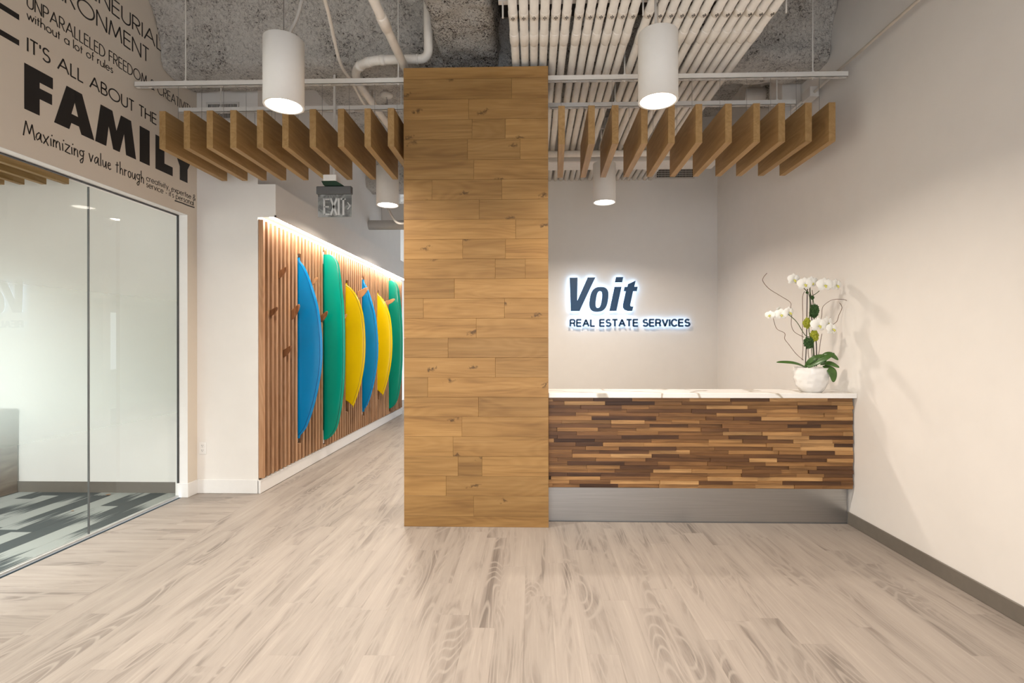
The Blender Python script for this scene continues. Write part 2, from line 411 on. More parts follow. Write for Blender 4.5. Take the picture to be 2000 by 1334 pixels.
M['acrylic'] = acrylic()
M['socket'] = plain('socket slot', (.05,.05,.05), .5)
M['dry_leaf'] = plain('dry orange leaf', (.32,.13,.025), .6, vary=.3)
M['screen'] = plain('black frame', (.015,.017,.016), .3)

# ------------------------------------------------------------------ setting: floor, walls, ceiling
XL, XR = -3.31, 2.58          # room faces left and right
YF, YB = 4.97, 7.21           # wall facing us on the left, wall behind the desk
ZC = 4.62
XH = -2.70                    # corridor wall
REAR = -2.6
fl = struct(box('floor', XL, XR, REAR, 13, -.12, -.004, M['floor_y']), 'pale limed wood plank floor')
PW, PL = .152, 1.22
BX = -2.63
gap = .0001
nx = 0; x = BX
while x < XR-.01:
    x1 = min(x+PW, XR-.001)
    yend = 10.6 if x < -1.05 else 4.3
    y = .5-random.random()*PL
    while y < yend:
        y1 = min(y+PL, 12.9)
        m = MB().cbox(x+gap, x1-gap, y+gap, y1-gap, -.0038, 0, .0002)
        m.build('plank', M['floor_y'], fl); y = y1
    x = x1; nx += 1
y = .6
while y < YF-.01:
    y1 = min(y+PW, YF-.001); xs = [XL-.05, BX]
    if random.random() < .5: xs.insert(1, XL+.12+random.random()*.42)
    for a, b in zip(xs, xs[1:]):
        MB().cbox(a+gap, b-gap, y+gap, y1-gap, -.0038, 0, .0002).build('plank', M['floor_x'], fl)
    y = y1
# carpeted room behind the glass
XM = -6.6
cf = struct(box('floor_carpet', XM, -3.43, .6, YF, -.12, -.006, M['carpet']), 'grey streaked carpet tiles behind the glass')
x = -3.43
while x > XM+.05:
    x0 = max(x-.167, XM); y = YF-random.random()*.9
    ys = [YF]; 
    while y > .6: ys.append(y); y -= .9
    ys.append(.6)
    for a, b in zip(ys, ys[1:]):
        if a-b > .02: MB().box(x0+.0008, x-.0008, b+.0008, a-.0008, -.006, .0).build('carpet_tile', M['carpet'], cf, origin=((x0+x)/2, (a+b)/2, 0))
    x = x0
# left wall with the lettering
HZ = 2.71; GY = 4.83
wl = MB().box(XL-.12, XL, REAR, GY, HZ, ZC+.1).box(XL-.12, XL, GY, YF, 0, ZC+.1).box(XL-.12, XL, REAR, 1.3, 0, HZ)
struct(wl.build('wall_left', M['tan_wall']), 'beige wall with black lettering above the glass partition')
struct(MB().box(XL-.115, XL+.0015, GY-.0025, GY, 0, HZ).box(XL-.115, XL+.0015, 1.3, GY, HZ-.0025, HZ).build('trim_1', M['trim_white']), 'white reveal around the glass partition opening')
# wall facing the camera on the left
struct(MB().box(XM, XH, YF, YF+.14, 0, ZC+.1).build('wall_front', M['white_wall']), 'white wall between the glass partition and the slatted corridor wall')
struct(MB().box(XH-.14, XH, YF+.14, 10.42, 0, ZC+.1).build('wall_corridor', M['white_wall']), 'white corridor wall behind the wooden slats')
struct(MB().box(XH, -2.523, YF, 10.42, 2.735, 3.04).box(-2.535, -2.523, YF, 10.42, 2.717, 2.735).box(XH, -2.523, YF, YF+.012, 2.717, 2.735).build('trim_2', M['white_wall']), 'white soffit with a light cove above the slatted wall')
struct(MB().box(XR, XR+.14, REAR, YB+.14, 0, ZC+.1).box(XR, XR+.14, YB+.14, 13, 0, .8).box(XR, XR+.14, YB+.14, 13, 2.2, ZC+.1).build('wall_right', M['white_wall']), 'large plain white wall on the right')
struct(MB().box(-.6, XR, YB, YB+.14, 0, ZC+.1).build('wall_back', M['white_wall']), 'white wall behind the reception desk')
# corridor end wall
struct(MB().box(-5.5, XR, 13, 13.14, 0, ZC+.1).build('wall_far', M['white_wall']), 'white far wall of the corridor')
struct(MB().box(-5.64, -5.5, YF+.14, 13.14, 0, ZC+.1).build('wall_office', M['white_wall']), 'white wall of the space beyond the corridor')
w4 = struct(MB().box(XR+.03, XR+.09, YB+.14, 13, .8, .86).box(XR+.03, XR+.09, YB+.14, 13, 2.14, 2.2).build('window_added_office', M['alu']), 'unseen office glazing added behind the reception wall to light the corridor')  # glazing out of view, added to bring daylight into the corridor
for yy in (7.35, 9.2, 11.05, 12.94): box('mullion', XR+.03, XR+.09, yy, yy+.06, .86, 2.14, M['alu'], w4)
# unseen rear wall, its wide window added to let fill daylight in
struct(MB().box(XL, XR, REAR-.14, REAR, 2.8, ZC+.1).box(XL, -2.7, REAR-.14, REAR, 0, 2.8).box(2.0, XR, REAR-.14, REAR, 0, 2.8).build('wall_rear', M['white_wall']), 'unseen white wall with a wide window added for daylight')
wd = struct(MB().box(-2.7, 2.0, REAR-.1, REAR-.04, 2.74, 2.8).box(-2.7, 2.0, REAR-.1, REAR-.04, 0, .06).build('window_added_rear', M['alu']), 'unseen aluminium framed window added to let daylight in')
for xx in (-2.7, -1.15, .4, 1.94): box('mullion', xx, xx+.06, REAR-.1, REAR-.04, .06, 2.74, M['alu'], wd)
# carpet room walls, ceiling
struct(MB().box(XM-.14, XM, .46, YF, 0, 3.7).build('wall_meeting', M['white_wall']), 'white side wall of the carpeted room')
struct(MB().box(XM, XL-.12, .46, .6, 0, 3.7).build('wall_meeting_rear', M['white_wall']), 'white rear wall of the carpeted room')
struct(MB().box(XM, XL-.12, .6, YF, 3.6, 3.7).build('ceiling_meeting', M['white_wall']), 'white ceiling of the carpeted room')
# baseboards
struct(MB().cbox(XR-.012, XR, REAR, 4.25, 0, .10, .003).build('baseboard_right', M['grey_base']), 'dark grey rubber baseboard along the right wall')
struct(MB().cbox(XL, XH+.012, YF-.014, YF, 0, .135, .003).cbox(XL, XL+.014, GY-.004, YF, 0, .135, .003).cbox(XL-.10, XL+.014, GY-.016, GY-.002, 0, .135, .003).build('baseboard_front', M['trim_white']), 'white baseboard below the outlet')
struct(MB().cbox(XH, XH+.03, YF-.014, 10.42, 0, .128, .003).build('baseboard_corridor', M['trim_white']), 'white baseboard under the wooden slats')
struct(MB().box(XM, XL-.125, YF-.012, YF, 0, .105).build('baseboard_meeting', M['grey_base']), 'grey baseboard seen through the glass')

# sprayed ceiling, displaced
def rough_grid(rows, amp, sc, seed):
    """rows: grid of points (list of lists); pushed about by turbulence"""
    V = []; F = []; n = len(rows[0])
    for r in rows:
        for p in r:
            q = Vector(p)*sc+Vector((seed, seed*.7, 0))
            d = noise.noise_vector(q)*amp+noise.noise_vector(q*3.1)*amp*.6+noise.noise_vector(q*8)*amp*.35
            V.append(Vector(p)+d)
    for i in range(len(rows)-1):
        for j in range(n-1):
            F.append((i*n+j, (i+1)*n+j, (i+1)*n+j+1, i*n+j+1))
    return V, F
def frange(a, b, s):
    n = max(1, round((b-a)/s)); return [a+(b-a)*i/n for i in range(n+1)]
V, F = rough_grid([[(x, y, ZC) for x in frange(XL, XR, .06)] for y in frange(1.4, 10.6, .06)], .022, 4, 3)
ce = struct(obj('ceiling', V, F, M['spray'], origin=(0,0,ZC), smooth=True), 'rough grey sprayed concrete ceiling')
m = MB().box(XL, XR, REAR, 1.45, ZC-.02, ZC+.1).box(-5.6, XR, 10.5, 13.1, ZC-.02, ZC+.1).box(XL, XR, 1.4, 10.6, ZC+.06, ZC+.12)
m.build('deck', M['spray'], ce, origin=(0,0,ZC))
def resample(poly, s):
    out = []
    for a, b in zip(poly, poly[1:]):
        a = Vector(a); b = Vector(b); n = max(1, round((b-a).length/s))
        out += [a+(b-a)*i/n for i in range(n)]
    return out+[Vector(poly[-1])]
def sweepX(prof, x0, x1, s, amp, seed, name, mat, label):
    pr = resample([(0,)+p for p in prof], s)
    V, F = rough_grid([[(x, p.y, p.z) for p in pr] for x in frange(x0, x1, s)], amp, 6, seed)
    V = [Vector((min(max(v.x, XL), XR), v.y, v.z)) for v in V]
    return struct(obj(name, V, F, mat, origin=((x0+x1)/2, prof[0][0], ZC), smooth=True), label)
prof = spline([(0,4.16,4.66),(0,4.31,4.48),(0,4.42,4.27),(0,4.49,4.10),(0,4.48,4.00),(0,4.53,3.935),(0,4.68,3.92),(0,4.86,3.925),(0,5.0,3.99),(0,5.06,4.2),(0,5.16,4.66)], 5)
sweepX([(p.y, p.z) for p in prof], XL, XR, .035, .017, 11, 'ceiling_beam', M['spray'], 'rough sprayed cross beam over the wooden baffles')
prof = [(8.2,4.66),(8.25,4.0),(8.6,3.98),(8.7,4.66)]
sweepX(prof, XH, XR, .06, .017, 5, 'ceiling_beam', M['spray'], 'rough sprayed cross beam deep in the corridor')
# beam running away from us over the column
pr = resample([(-.79,0,4.66),(-.775,0,3.93),(-.74,0,3.895),(-.33,0,3.895),(-.295,0,3.93),(-.28,0,4.66)], .03)
V, F = rough_grid([[(p.x, y, p.z) for p in pr] for y in frange(1.6, 4.55, .025)], .022, 9, 21)
struct(obj('ceiling_beam', V, F, M['spray_white'], origin=(-.53,1.6,ZC), smooth=True), 'pale sprayed beam running back to the top of the wooden column')
# dark sheet over the conduits, painted in place of shade on the deck
struct(MB().box(-.27, 1.75, 2.0, 4.35, 4.25, 4.3).build('ceiling_shade', M['deck_shade']), 'dark sheet painted as shade above the bank of conduits')

# ------------------------------------------------------------------ glass partition
win = struct(MB().cbox(XL-.105, XL-.075, 1.3, GY-.005, 0, .022, .002).build('window_1', M['alu'], origin=(XL-.09, 3, 0)), 'full height frameless glass partition of the carpeted room')
GX0, GX1 = XL-.096, XL-.084
JY = 3.835
box('pane', GX0, GX1, JY+.003, GY-.006, .022, HZ-.03, M['glass'], win, origin=(GX0, JY, 0))
box('pane', GX0, GX1, 1.3, JY-.003, .022, HZ-.03, M['glass'], win, origin=(GX0, JY, 0))
MB().add([(GX0-.002, 1.32, .03), (GX0-.002, GY-.01, .03), (GX0-.002, GY-.01, HZ-.035), (GX0-.002, 1.32, HZ-.035)], [(0,1,2,3)]).build('privacy_film', M['film'], win, origin=(GX0, JY, 0))
box('joint', GX0-.001, GX1+.001, JY-.0026, JY+.0026, .022, HZ-.03, M['exit_house'], win)
MB().box(GX0-.006, GX1+.006, 1.3, GY-.004, HZ-.012, HZ-.007).box(GX0-.004, GX1+.004, GY-.008, GY-.004, .02, HZ-.012).build('gasket', M['gasket'], win)

# ------------------------------------------------------------------ pendants
def make_pendant(x, y, label, zb=3.03, seen=True):
    t = thing('pendant_light', label, 'pendant light', (x, y, zb), 'white cylinder pendant lights')
    R, Hh = .125, .43
    MB().lathe([(R-.012, 0),(R, 0),(R, Hh-.004),(R-.004, Hh),(0.001, Hh)], (x,y,zb), 48).build('housing', M['lamp_white'], t, smooth=False)
    for p in t.children[0].data.polygons: p.use_smooth = abs(p.normal.z) < .5
    MB().lathe([(R-.012, 0),(R-.018, .004),(R-.018, .035)], (x,y,zb), 48).build('trim_ring', M['lamp_white'], t, smooth=True)
    MB().lathe([(R-.017, .012),(.0005, .012)], (x,y,zb), 48).build('lens', M['lens'], t)
    MB().tube([(x,y,zb+Hh-.01),(x,y,3.733 if x > 0 and y > 2 else ZC)], .003, 6).build('suspension_cable', M['wire'], t)
    ld = bpy.data.lights.new('downlight', 'AREA'); ld.shape = 'DISK'; ld.size = .2; ld.energy = PENDANT_W; ld.color = PENDANT_COL
    ld.spread = math.radians(150)
    lo = bpy.data.objects.new('downlight', ld); COL.objects.link(lo); put(lo, (x, y, zb+.006), t)
    return t
t = make_pendant(-1.62, 3.30, 'large white cylinder pendant light with curved cord, left of the wooden column')
MB().tube(spline([(-1.64,3.33,3.45),(-1.62,3.36,3.53),(-1.575,3.40,3.68),(-1.55,3.42,3.85),(-1.555,3.44,4.1),(-1.56,3.45,ZC)]), .011, 8).build('power_cord', M['cable'], t, smooth=True)
t = make_pendant(.805, 3.30, 'large white cylinder pendant light in front of the ceiling conduits')
MB().tube([(.805,3.36,3.45),(.805,3.36,3.733)], .008, 8).build('power_cord', M['cable'], t, smooth=True)
make_pendant(-1.635, 5.75, 'small looking white pendant light in the corridor beside the exit sign')
make_pendant(.80, 5.71, 'white pendant light above the space behind the reception desk')
make_pendant(-1.635, 7.9, 'white pendant light deep in the corridor, hidden behind the wooden column')
for px, py, w in ((-1.62,.85,'left, over the entrance floor'),(.805,.85,'right, over the entrance floor'),(-1.62,-1.6,'left, by the added window'),(.805,-1.6,'right, by the added window')):
    make_pendant(px, py, 'unseen white cylinder pendant light added on the '+w)  # further pendants out of view, added to light the room

# unseen ceiling lamp, added to light the carpeted room
t = thing('added_room_light', 'unseen square ceiling lamp added to light the glass walled room', 'added ceiling light', (-5.0, 1.9, 3.57))
box('frame', -5.32, -4.68, 1.58, 2.22, 3.575, 3.6, M['white_metal'], t)
box('lens', -5.29, -4.71, 1.61, 2.19, 3.570, 3.576, M['fill_lens'], t)
ld = bpy.data.lights.new('room_fill_lamp', 'AREA'); ld.shape = 'SQUARE'; ld.size = .56; ld.energy = ROOM_W; ld.color = (.93,.97,1)
lo = bpy.data.objects.new('room_fill_lamp', ld); COL.objects.link(lo); ld.spread = math.radians(130); put(lo, (-5.0, 1.9, 3.565), t)

# ------------------------------------------------------------------ oak clad column
CX0, CX1, CY0, CY1, CZ = -1.038, .128, 4.106, 4.76, 3.70
col = thing('wooden_column', 'tall square column clad in knotty oak planks beside the reception desk', 'column', ((CX0+CX1)/2, (CY0+CY1)/2, 0))
box('core', CX0+.014, CX1-.014, CY0+.014, CY1-.014, 0, CZ-.004, M['core'], col)
rows_px = [14,47,105,162,218,277,333,390,446,502,558,614,670,726,782,838,894,950,1006,1062,1118,1174,1230,1288,1318]
joints = [[],[317],[195],[205,299],[192,341],[210],[91,289],[225],[328],[178,299],[270,355],[154],[66,296],[216],[136],[270],[78],[222],[175],[150],[164,232],[130],[208],[]]
for i in range(24):
    z1 = CZ*(1318-rows_px[i])/(1318-14); z0 = CZ*(1318-rows_px[i+1])/(1318-14)
    xs = [CX0]+[CX0+(j-10)/410*(CX1-CX0) for j in joints[i]]+[CX1]
    for a, b in zip(xs, xs[1:]):
        d = random.uniform(0, .0015)
        MB().cbox(a+.0005, b-.0005, CY0+d, CY0+.015, z0+.0005, z1-.0005, .0012).build('plank', M['oak'], col)
    for s, xa, xb in ((0, CX0, CX0+.015), (1, CX1-.015, CX1)):
        MB().cbox(xa, xb, CY0+.016, CY1, z0+.0005, z1-.0005, .0012).build('plank', M['oak_side'], col)

# ------------------------------------------------------------------ ceiling baffles, rails
SLx = [-2.943,-2.745,-2.56,-2.37,-2.155,-1.952,-1.733,-1.508,-1.296,-1.111]
SRf = [.229,.462,.646,.871,1.08,1.291,1.518,1.733,1.924,2.128,2.307]
SRb = [.262,.477,.664,.88,1.097,1.312,1.525,1.735,1.926,2.128,2.326]
FY, BY, SZ0, SZ1 = 4.0, 4.83, 3.03, 3.33
RF, RB = 4.185, 4.665     # rail lines
def baffle(xf, xb, label):
    t = thing('ceiling_baffle', label, 'ceiling baffle', ((xf+xb)/2, (FY+BY)/2, SZ0), 'hanging oak baffles')
    h = .0255; bm = MB().cbox(-h, h, FY, BY, SZ0, SZ1, .0012)
    bm.v = [(v[0]+xf+(xb-xf)*(v[1]-FY)/(BY-FY), v[1], v[2]) for v in bm.v]
    bm.build('panel', M['baffle'], t)
    for y in (RF, RB):
        xx = xf+(xb-xf)*(y-FY)/(BY-FY); MB().tube([(xx, y, SZ1-.01),(xx, y, 3.615)], .0018, 5).build('suspension_cable', M['wire'], t)
for i, x in enumerate(SLx):
    baffle(x, x-.003, 'oak ceiling baffle left of the column, %s counting from the lettered wall' % ORD[i])
for i, (a, b) in enumerate(zip(SRf, SRb)):
    baffle(a, b, 'oak ceiling baffle right of the column, %s counting from the column' % ORD[i])
for i, x in enumerate((-4.49,-4.714,-4.933,-5.133,-5.34,-5.55)):
    t = thing('ceiling_baffle', 'oak ceiling baffle behind the glass, %s counting from the glass joint' % ORD[i], 'ceiling baffle', (x-.025, 3.6, SZ0), 'oak baffles in the glass walled room')
    MB().cbox(x-.051, x, 2.3, 4.85, SZ0-.01, SZ1, .0012).build('panel', M['baffle'], t)
    for y in (2.7, 4.5): MB().tube([(x-.025, y, SZ1-.01),(x-.025, y, 3.6)], .0018, 5).build('suspension_cable', M['wire'], t)
def rail(x0, x1, y, z0, label, rods):
    t = thing('strut_rail', label, 'ceiling rail', ((x0+x1)/2, y, z0), 'white slotted ceiling rails')
    h = .0205; m = MB()
    m.box(x0,x1,y-h,y-h+.003,z0,z0+.041).box(x0,x1,y+h-.003,y+h,z0,z0+.041)
    m.box(x0,x1,y-h,y-.0055,z0,z0+.003).box(x0,x1,y+.0055,y+h,z0,z0+.003)
    x = x0
    while x < x1:
        m.box(x, min(x+.036, x1), y-.0055, y+.0055, z0, z0+.003); x += .1
    m.box(x0,x1,y-h+.003,y-h+.010,z0+.038,z0+.041).box(x0,x1,y+h-.010,y+h-.003,z0+.038,z0+.041)
    m.build('channel', M['white_metal'], t)
    MB().box(x0,x1,y-h+.003,y+h-.003,z0+.018,z0+.020).build('liner', M['dark'], t)
    for rx in rods:
        MB().tube([(rx,y,z0-.012),(rx,y,ZC)], .0055, 7).lathe([(.001,-.004),(.012,-.004),(.012,.006),(.001,.006)],(rx,y,z0),8).lathe([(.001,.041),(.014,.041),(.014,.052),(.001,.052)],(rx,y,z0),8).build('threaded_rod', M['white_metal'], t)
rail(-3.30, CX0, RF, 3.612, 'front slotted white rail between the lettered wall and the column', (-2.88, -1.10))
rail(CX1, 2.53, RF, 3.612, 'front slotted white rail between the column and the right wall', (.752, 2.26))
rail(-3.27, CX0, RB, 3.612, 'rear slotted white rail left of the column', (-2.88, -1.2))
rail(CX1, 2.36, RB, 3.612, 'rear slotted white rail right of the column', (.752, 2.2))

# ------------------------------------------------------------------ bank of conduits
PX = [-.133,-.058,.014,.088,.165,.239,.326,.402,.476,.553,.625,.698,.806,.883,.958,1.033,1.11,1.185,1.27,1.344,1.421,1.495,1.57,1.647]
pz, pr_ = 3.767, .0308
NUM = lambda n: '%d%s' % (n, 'th' if 10 <= n % 100 <= 20 else {1:'st',2:'nd',3:'rd'}.get(n % 10, 'th'))
first = None
for i, x in enumerate(PX):
    lab = 'white painted conduit, %s from the column end of the ceiling bank' % NUM(i+1)
    t = thing('conduit', lab, 'conduit', (x, 2.0, pz), 'bank of white ceiling conduits')
    if first is None:
        parts = [MB().tube([(x,1.9,pz),(x,YB-.002,pz)], pr_, 14).build('tube', M['pipe_paint'], t, smooth=True)]
        for ya, yb in ((3.76,3.90),(6.52,6.66)):
            parts.append(MB().tube([(x,ya,pz),(x,ya+.004,pz),(x,yb-.012,pz),(x,yb,pz)], [pr_,pr_+.004,pr_+.004,pr_+.001], 14).build('coupling', M['pipe_paint'], t, smooth=True))
        parts.append(MB().tube([(x,3.52,pz),(x,3.525,pz),(x,3.58,pz),(x,3.585,pz)], [pr_,pr_+.003,pr_+.003,pr_], 14).build('clamp', M['pipe_paint'], t, smooth=True))
        parts.append(MB().box(x-.002,x+.002,3.532,3.572,pz-pr_-.0055,pz-pr_).box(x-.011,x-.006,3.545,3.56,pz-pr_-.004,pz-pr_).box(x+.006,x+.011,3.545,3.56,pz-pr_-.004,pz-pr_).build('screw', M['screw'], t))
        first = (parts, x)
    else:
        for p in first[0]: copy_part(p, ORG[p.name]+Vector((x-first[1],0,0)), t)
for y, w in ((3.49, 'over the front of the conduit bank'), (5.6, 'over the back of the conduit bank')):
    t = thing('trapeze_strut', 'slotted metal strut carrying the conduits, '+w, 'strut', (.757, y, 3.80), 'trapeze struts')
    box('channel', -.23, 1.75, y-.02, y+.02, 3.803, 3.844, M['duct_paint'], t)
    for rx in (-.2, .752, 1.71): MB().tube([(rx,y,3.70),(rx,y,ZC)], .006, 7).build('threaded_rod', M['duct_paint'], t)
# pipes crossing below the bank, behind the baffles
o = MB().tube([(.0,5.93,3.655),(2.08,5.93,3.655)], .036, 16).build('cross_pipe', M['pipe_paint'], smooth=True)
tag(o, 'horizontal white pipe crossing under the conduit bank behind the baffles', 'pipe')
o = MB().cbox(-.05, 2.2, 6.05, 6.34, 3.60, 3.72, .01).build('flat_duct', M['duct_paint'])
tag(o, 'wide flat white duct crossing under the conduits behind the thin pipe', 'duct')
t = thing('round_duct', 'short capped round white duct high on the right behind the rails', 'duct', (2.42, 5.6, 4.03))
MB().tube([(2.27,5.6,4.13),(2.50,5.6,4.13)], .095, 28).build('body', M['duct_paint'], t, smooth=False)
MB().tube([(2.49,5.6,4.13),(2.52,5.6,4.13),(2.56,5.6,4.13)], [.112,.118,.112], 28).build('collar', M['spray_white'], t, smooth=False)
MB().box(2.36,2.45,5.56,5.64,4.20,4.6).build('hanger', M['duct_paint'], t)
o = MB().cbox(2.40, 2.578, 4.98, 5.25, 3.62, 4.62, .004).build('wall_chase', M['duct_paint']); tag(o, 'white boxed chase in the upper right corner behind the rails', 'chase')
t = thing('wall_conduit', 'thin white conduit running along the top of the right wall', 'conduit', (2.5, 2.0, 3.70))
MB().tube([(2.5,REAR,3.70),(2.5,4.62,3.70)], .011, 10).build('tube', M['pipe_paint'], t, smooth=True)
MB().cbox(2.46,2.54,4.60,4.74,3.66,3.75,.004).build('junction_box', M['duct_paint'], t)
MB().tube([(2.478,4.74,3.69),(2.45,6.4,3.69)], .011, 10).tube([(2.52,4.74,3.69),(2.52,6.4,3.69)], .011, 10).build('tube', M['pipe_paint'], t, smooth=True)
# pipework left of the column
t = thing('straight_pipe', 'thick straight white pipe running back to the top of the column', 'pipe', (-1.06, 3, 3.76))
MB().tube([(-1.055,2.0,3.772),(-1.06,5.6,3.772)], .033, 16).build('tube', M['pipe_paint'], t, smooth=True)
MB().tube([(-1.058,3.55,3.772),(-1.058,3.56,3.772),(-1.058,3.70,3.772),(-1.058,3.71,3.772)], [.033,.039,.039,.033], 16).build('coupling', M['pipe_paint'], t, smooth=True)
t = thing('bent_pipe', 'white pipe with a sweeping elbow turning toward the column', 'pipe', (-1.4, 4.45, 4.0))
bp = spline([(-1.54,6.55,3.848),(-1.57,5.3,3.848),(-1.585,4.75,3.848),(-1.56,4.50,3.848),(-1.47,4.34,3.848),(-1.33,4.265,3.848),(-1.18,4.25,3.848),(-.98,4.25,3.848),(-.93,4.25,3.848),(-.89,4.24,3.856),(-.86,4.22,3.89),(-.852,4.19,3.96),(-.85,4.17,4.1),(-.85,4.17,4.35),(-.85,4.17,4.6)], 7)
MB().tube(bp, .037, 16).build('tube', M['pipe_paint'], t, smooth=True)
for k in (27, 32, 38, 50):
    MB().tube([bp[k], bp[k]+(bp[k+1]-bp[k])*.05, bp[k+2]], [.041,.0425,.0425], 16).build('coupling', M['pipe_paint'], t, smooth=True)
o = MB().tube(spline([(-1.36,3.2,3.81),(-1.43,3.55,3.81),(-1.585,4.18,3.80),(-1.60,4.5,3.795),(-1.63,4.85,3.80),(-1.66,5.3,3.85),(-1.68,5.9,4.0)], 8), .0135, 10).build('thin_conduit', M['pipe_paint'], smooth=True)
tag(o, 'thin white conduit with a slight bend beside the left pendant', 'conduit')
t = thing('smoke_detector', 'round white smoke detector under the sprayed ceiling left of the column', 'smoke detector', (-1.49, 5.2, 3.95))
MB().lathe([(.001,0),(.055,.004),(.068,.016),(.068,.03),(.05,.04),(.001,.04)], (-1.49,5.2,3.99), 28).build('body', M['lamp_white'], t, smooth=True)
MB().tube([(-1.49,5.2,4.03),(-1.49,5.2,ZC)], .02, 10).build('stem', M['duct_paint'], t)
MB().tube([(-1.49,5.2,3.99),(-1.485,5.2,3.93),(-1.49,5.2,3.85)], .003, 6).build('wire', M['wire'], t)
o = MB().tube([(XH,8.4,3.41),(.9,8.4,3.41)], .078, 20).build('corridor_duct', M['duct_paint'], smooth=True); tag(o, 'round white duct crossing high in the corridor', 'duct')
o = MB().cbox(-2.699, .9, 9.1, 9.3, 3.55, 3.95, .005).build('corridor_bulkhead', M['white_wall']); tag(o, 'white bulkhead crossing the corridor above the round duct', 'bulkhead')
o = MB().tube(spline([(-1.92,6.1,ZC),(-1.92,6.1,4.2),(-1.93,6.1,3.9),(-1.88,6.1,3.55),(-1.80,6.1,3.25),(-1.70,6.12,3.02),(-1.62,6.15,2.92),(-1.50,6.2,2.95),(-1.42,6.25,3.05),(-1.40,6.3,3.4),(-1.4,6.3,4.5)], 7), .014, 8).build('flexible_conduit', M['cable'], smooth=True)
tag(o, 'drooping loop of flexible conduit behind the corridor pendant', 'conduit')

# ------------------------------------------------------------------ air vents
def vent(name, x0, x1, y, z0, z1, label, nf, bars):
    t = thing(name, label, 'air vent', ((x0+x1)/2, y, z0)); f = .02
    MB().box(x0-f,x1+f,y-.012,y,z0-f,z0).box(x0-f,x1+f,y-.012,y,z1,z1+f).box(x0-f,x0,y-.012,y,z0,z1).box(x1,x1+f,y-.012,y,z0,z1).build('frame', M['grille'], t)
    box('cavity', x0, x1, y-.003, y-.001, z0, z1, M['dark'], t)
    w = (x1-x0)/nf
    for i in range(1, nf): MB().box(x0+i*w-.003, x0+i*w+.003, y-.010, y-.004, z0, z1).build('fin', M['grille'], t)
    for j in range(1, bars):
        z = z0+(z1-z0)*j/bars; MB().box(x0,x1,y-.007,y-.004,z-.0025,z+.0025).build('bar', M['grille'], t)
vent('air_vent', -3.19, -2.905, YF, 3.69, 3.83, 'small grille vent high on the wall above the left baffles', 18, 1)
vent('air_vent', 1.74, 2.24, YB, 3.775, 3.945, 'wide grille vent on the wall behind the right baffles', 24, 6)

# ------------------------------------------------------------------ slatted wall with boards and fins
BOARD_Y = [5.77,6.507,7.25,7.997,8.729,9.454]
BOARD_Z = [(.388,2.449),(.23,2.607),(.541,2.322),(.382,2.462),(.544,2.321),(.237,2.617)]
SX0, SX1 = XH+.001, XH+.047
sw = thing('slatted_wall_panel', 'wall panel of vertical cedar slats lit from above, holding the surfboards', 'wall panel', (XH, 7.7, .145))
box('backing', XH, XH+.006, YF+.012, 10.38, .128, 2.70, M['core'], sw)
ys = [4.998+.0875*i for i in range(62)]
skip = {min(range(62), key=lambda i: abs(ys[i]-(b))): k for k, b in enumerate(BOARD_Y)}
full = None
for i, y in enumerate(ys):
    if i in skip:
        za, zb = BOARD_Z[skip[i]]
        MB().cbox(SX0, SX1, y-.019, y+.019, .145, za-.06, .0015).build('slat', M['slat'], sw)
        MB().cbox(SX0, SX1, y-.019, y+.019, zb+.045, 2.695, .0015).build('slat', M['slat'], sw)
    elif full is None:
        full = MB().cbox(SX0, SX1, y-.019, y+.019, .145, 2.695, .0015).build('slat', M['slat'], sw); y_full = y
    else: copy_part(full, ORG[full.name]+Vector((0, y-y_full, 0)), sw)
t = thing('cove_light', 'bright linear light strip hidden under the soffit above the slats', 'light strip', (-2.6, 7.7, 2.72))
box('diffuser', -2.605, -2.575, YF+.02, 10.38, 2.722, 2.734, M['strip'], t)
box('channel', -2.61, -2.57, YF+.015, 10.39, 2.731, 2.7349, M['white_metal'], t)

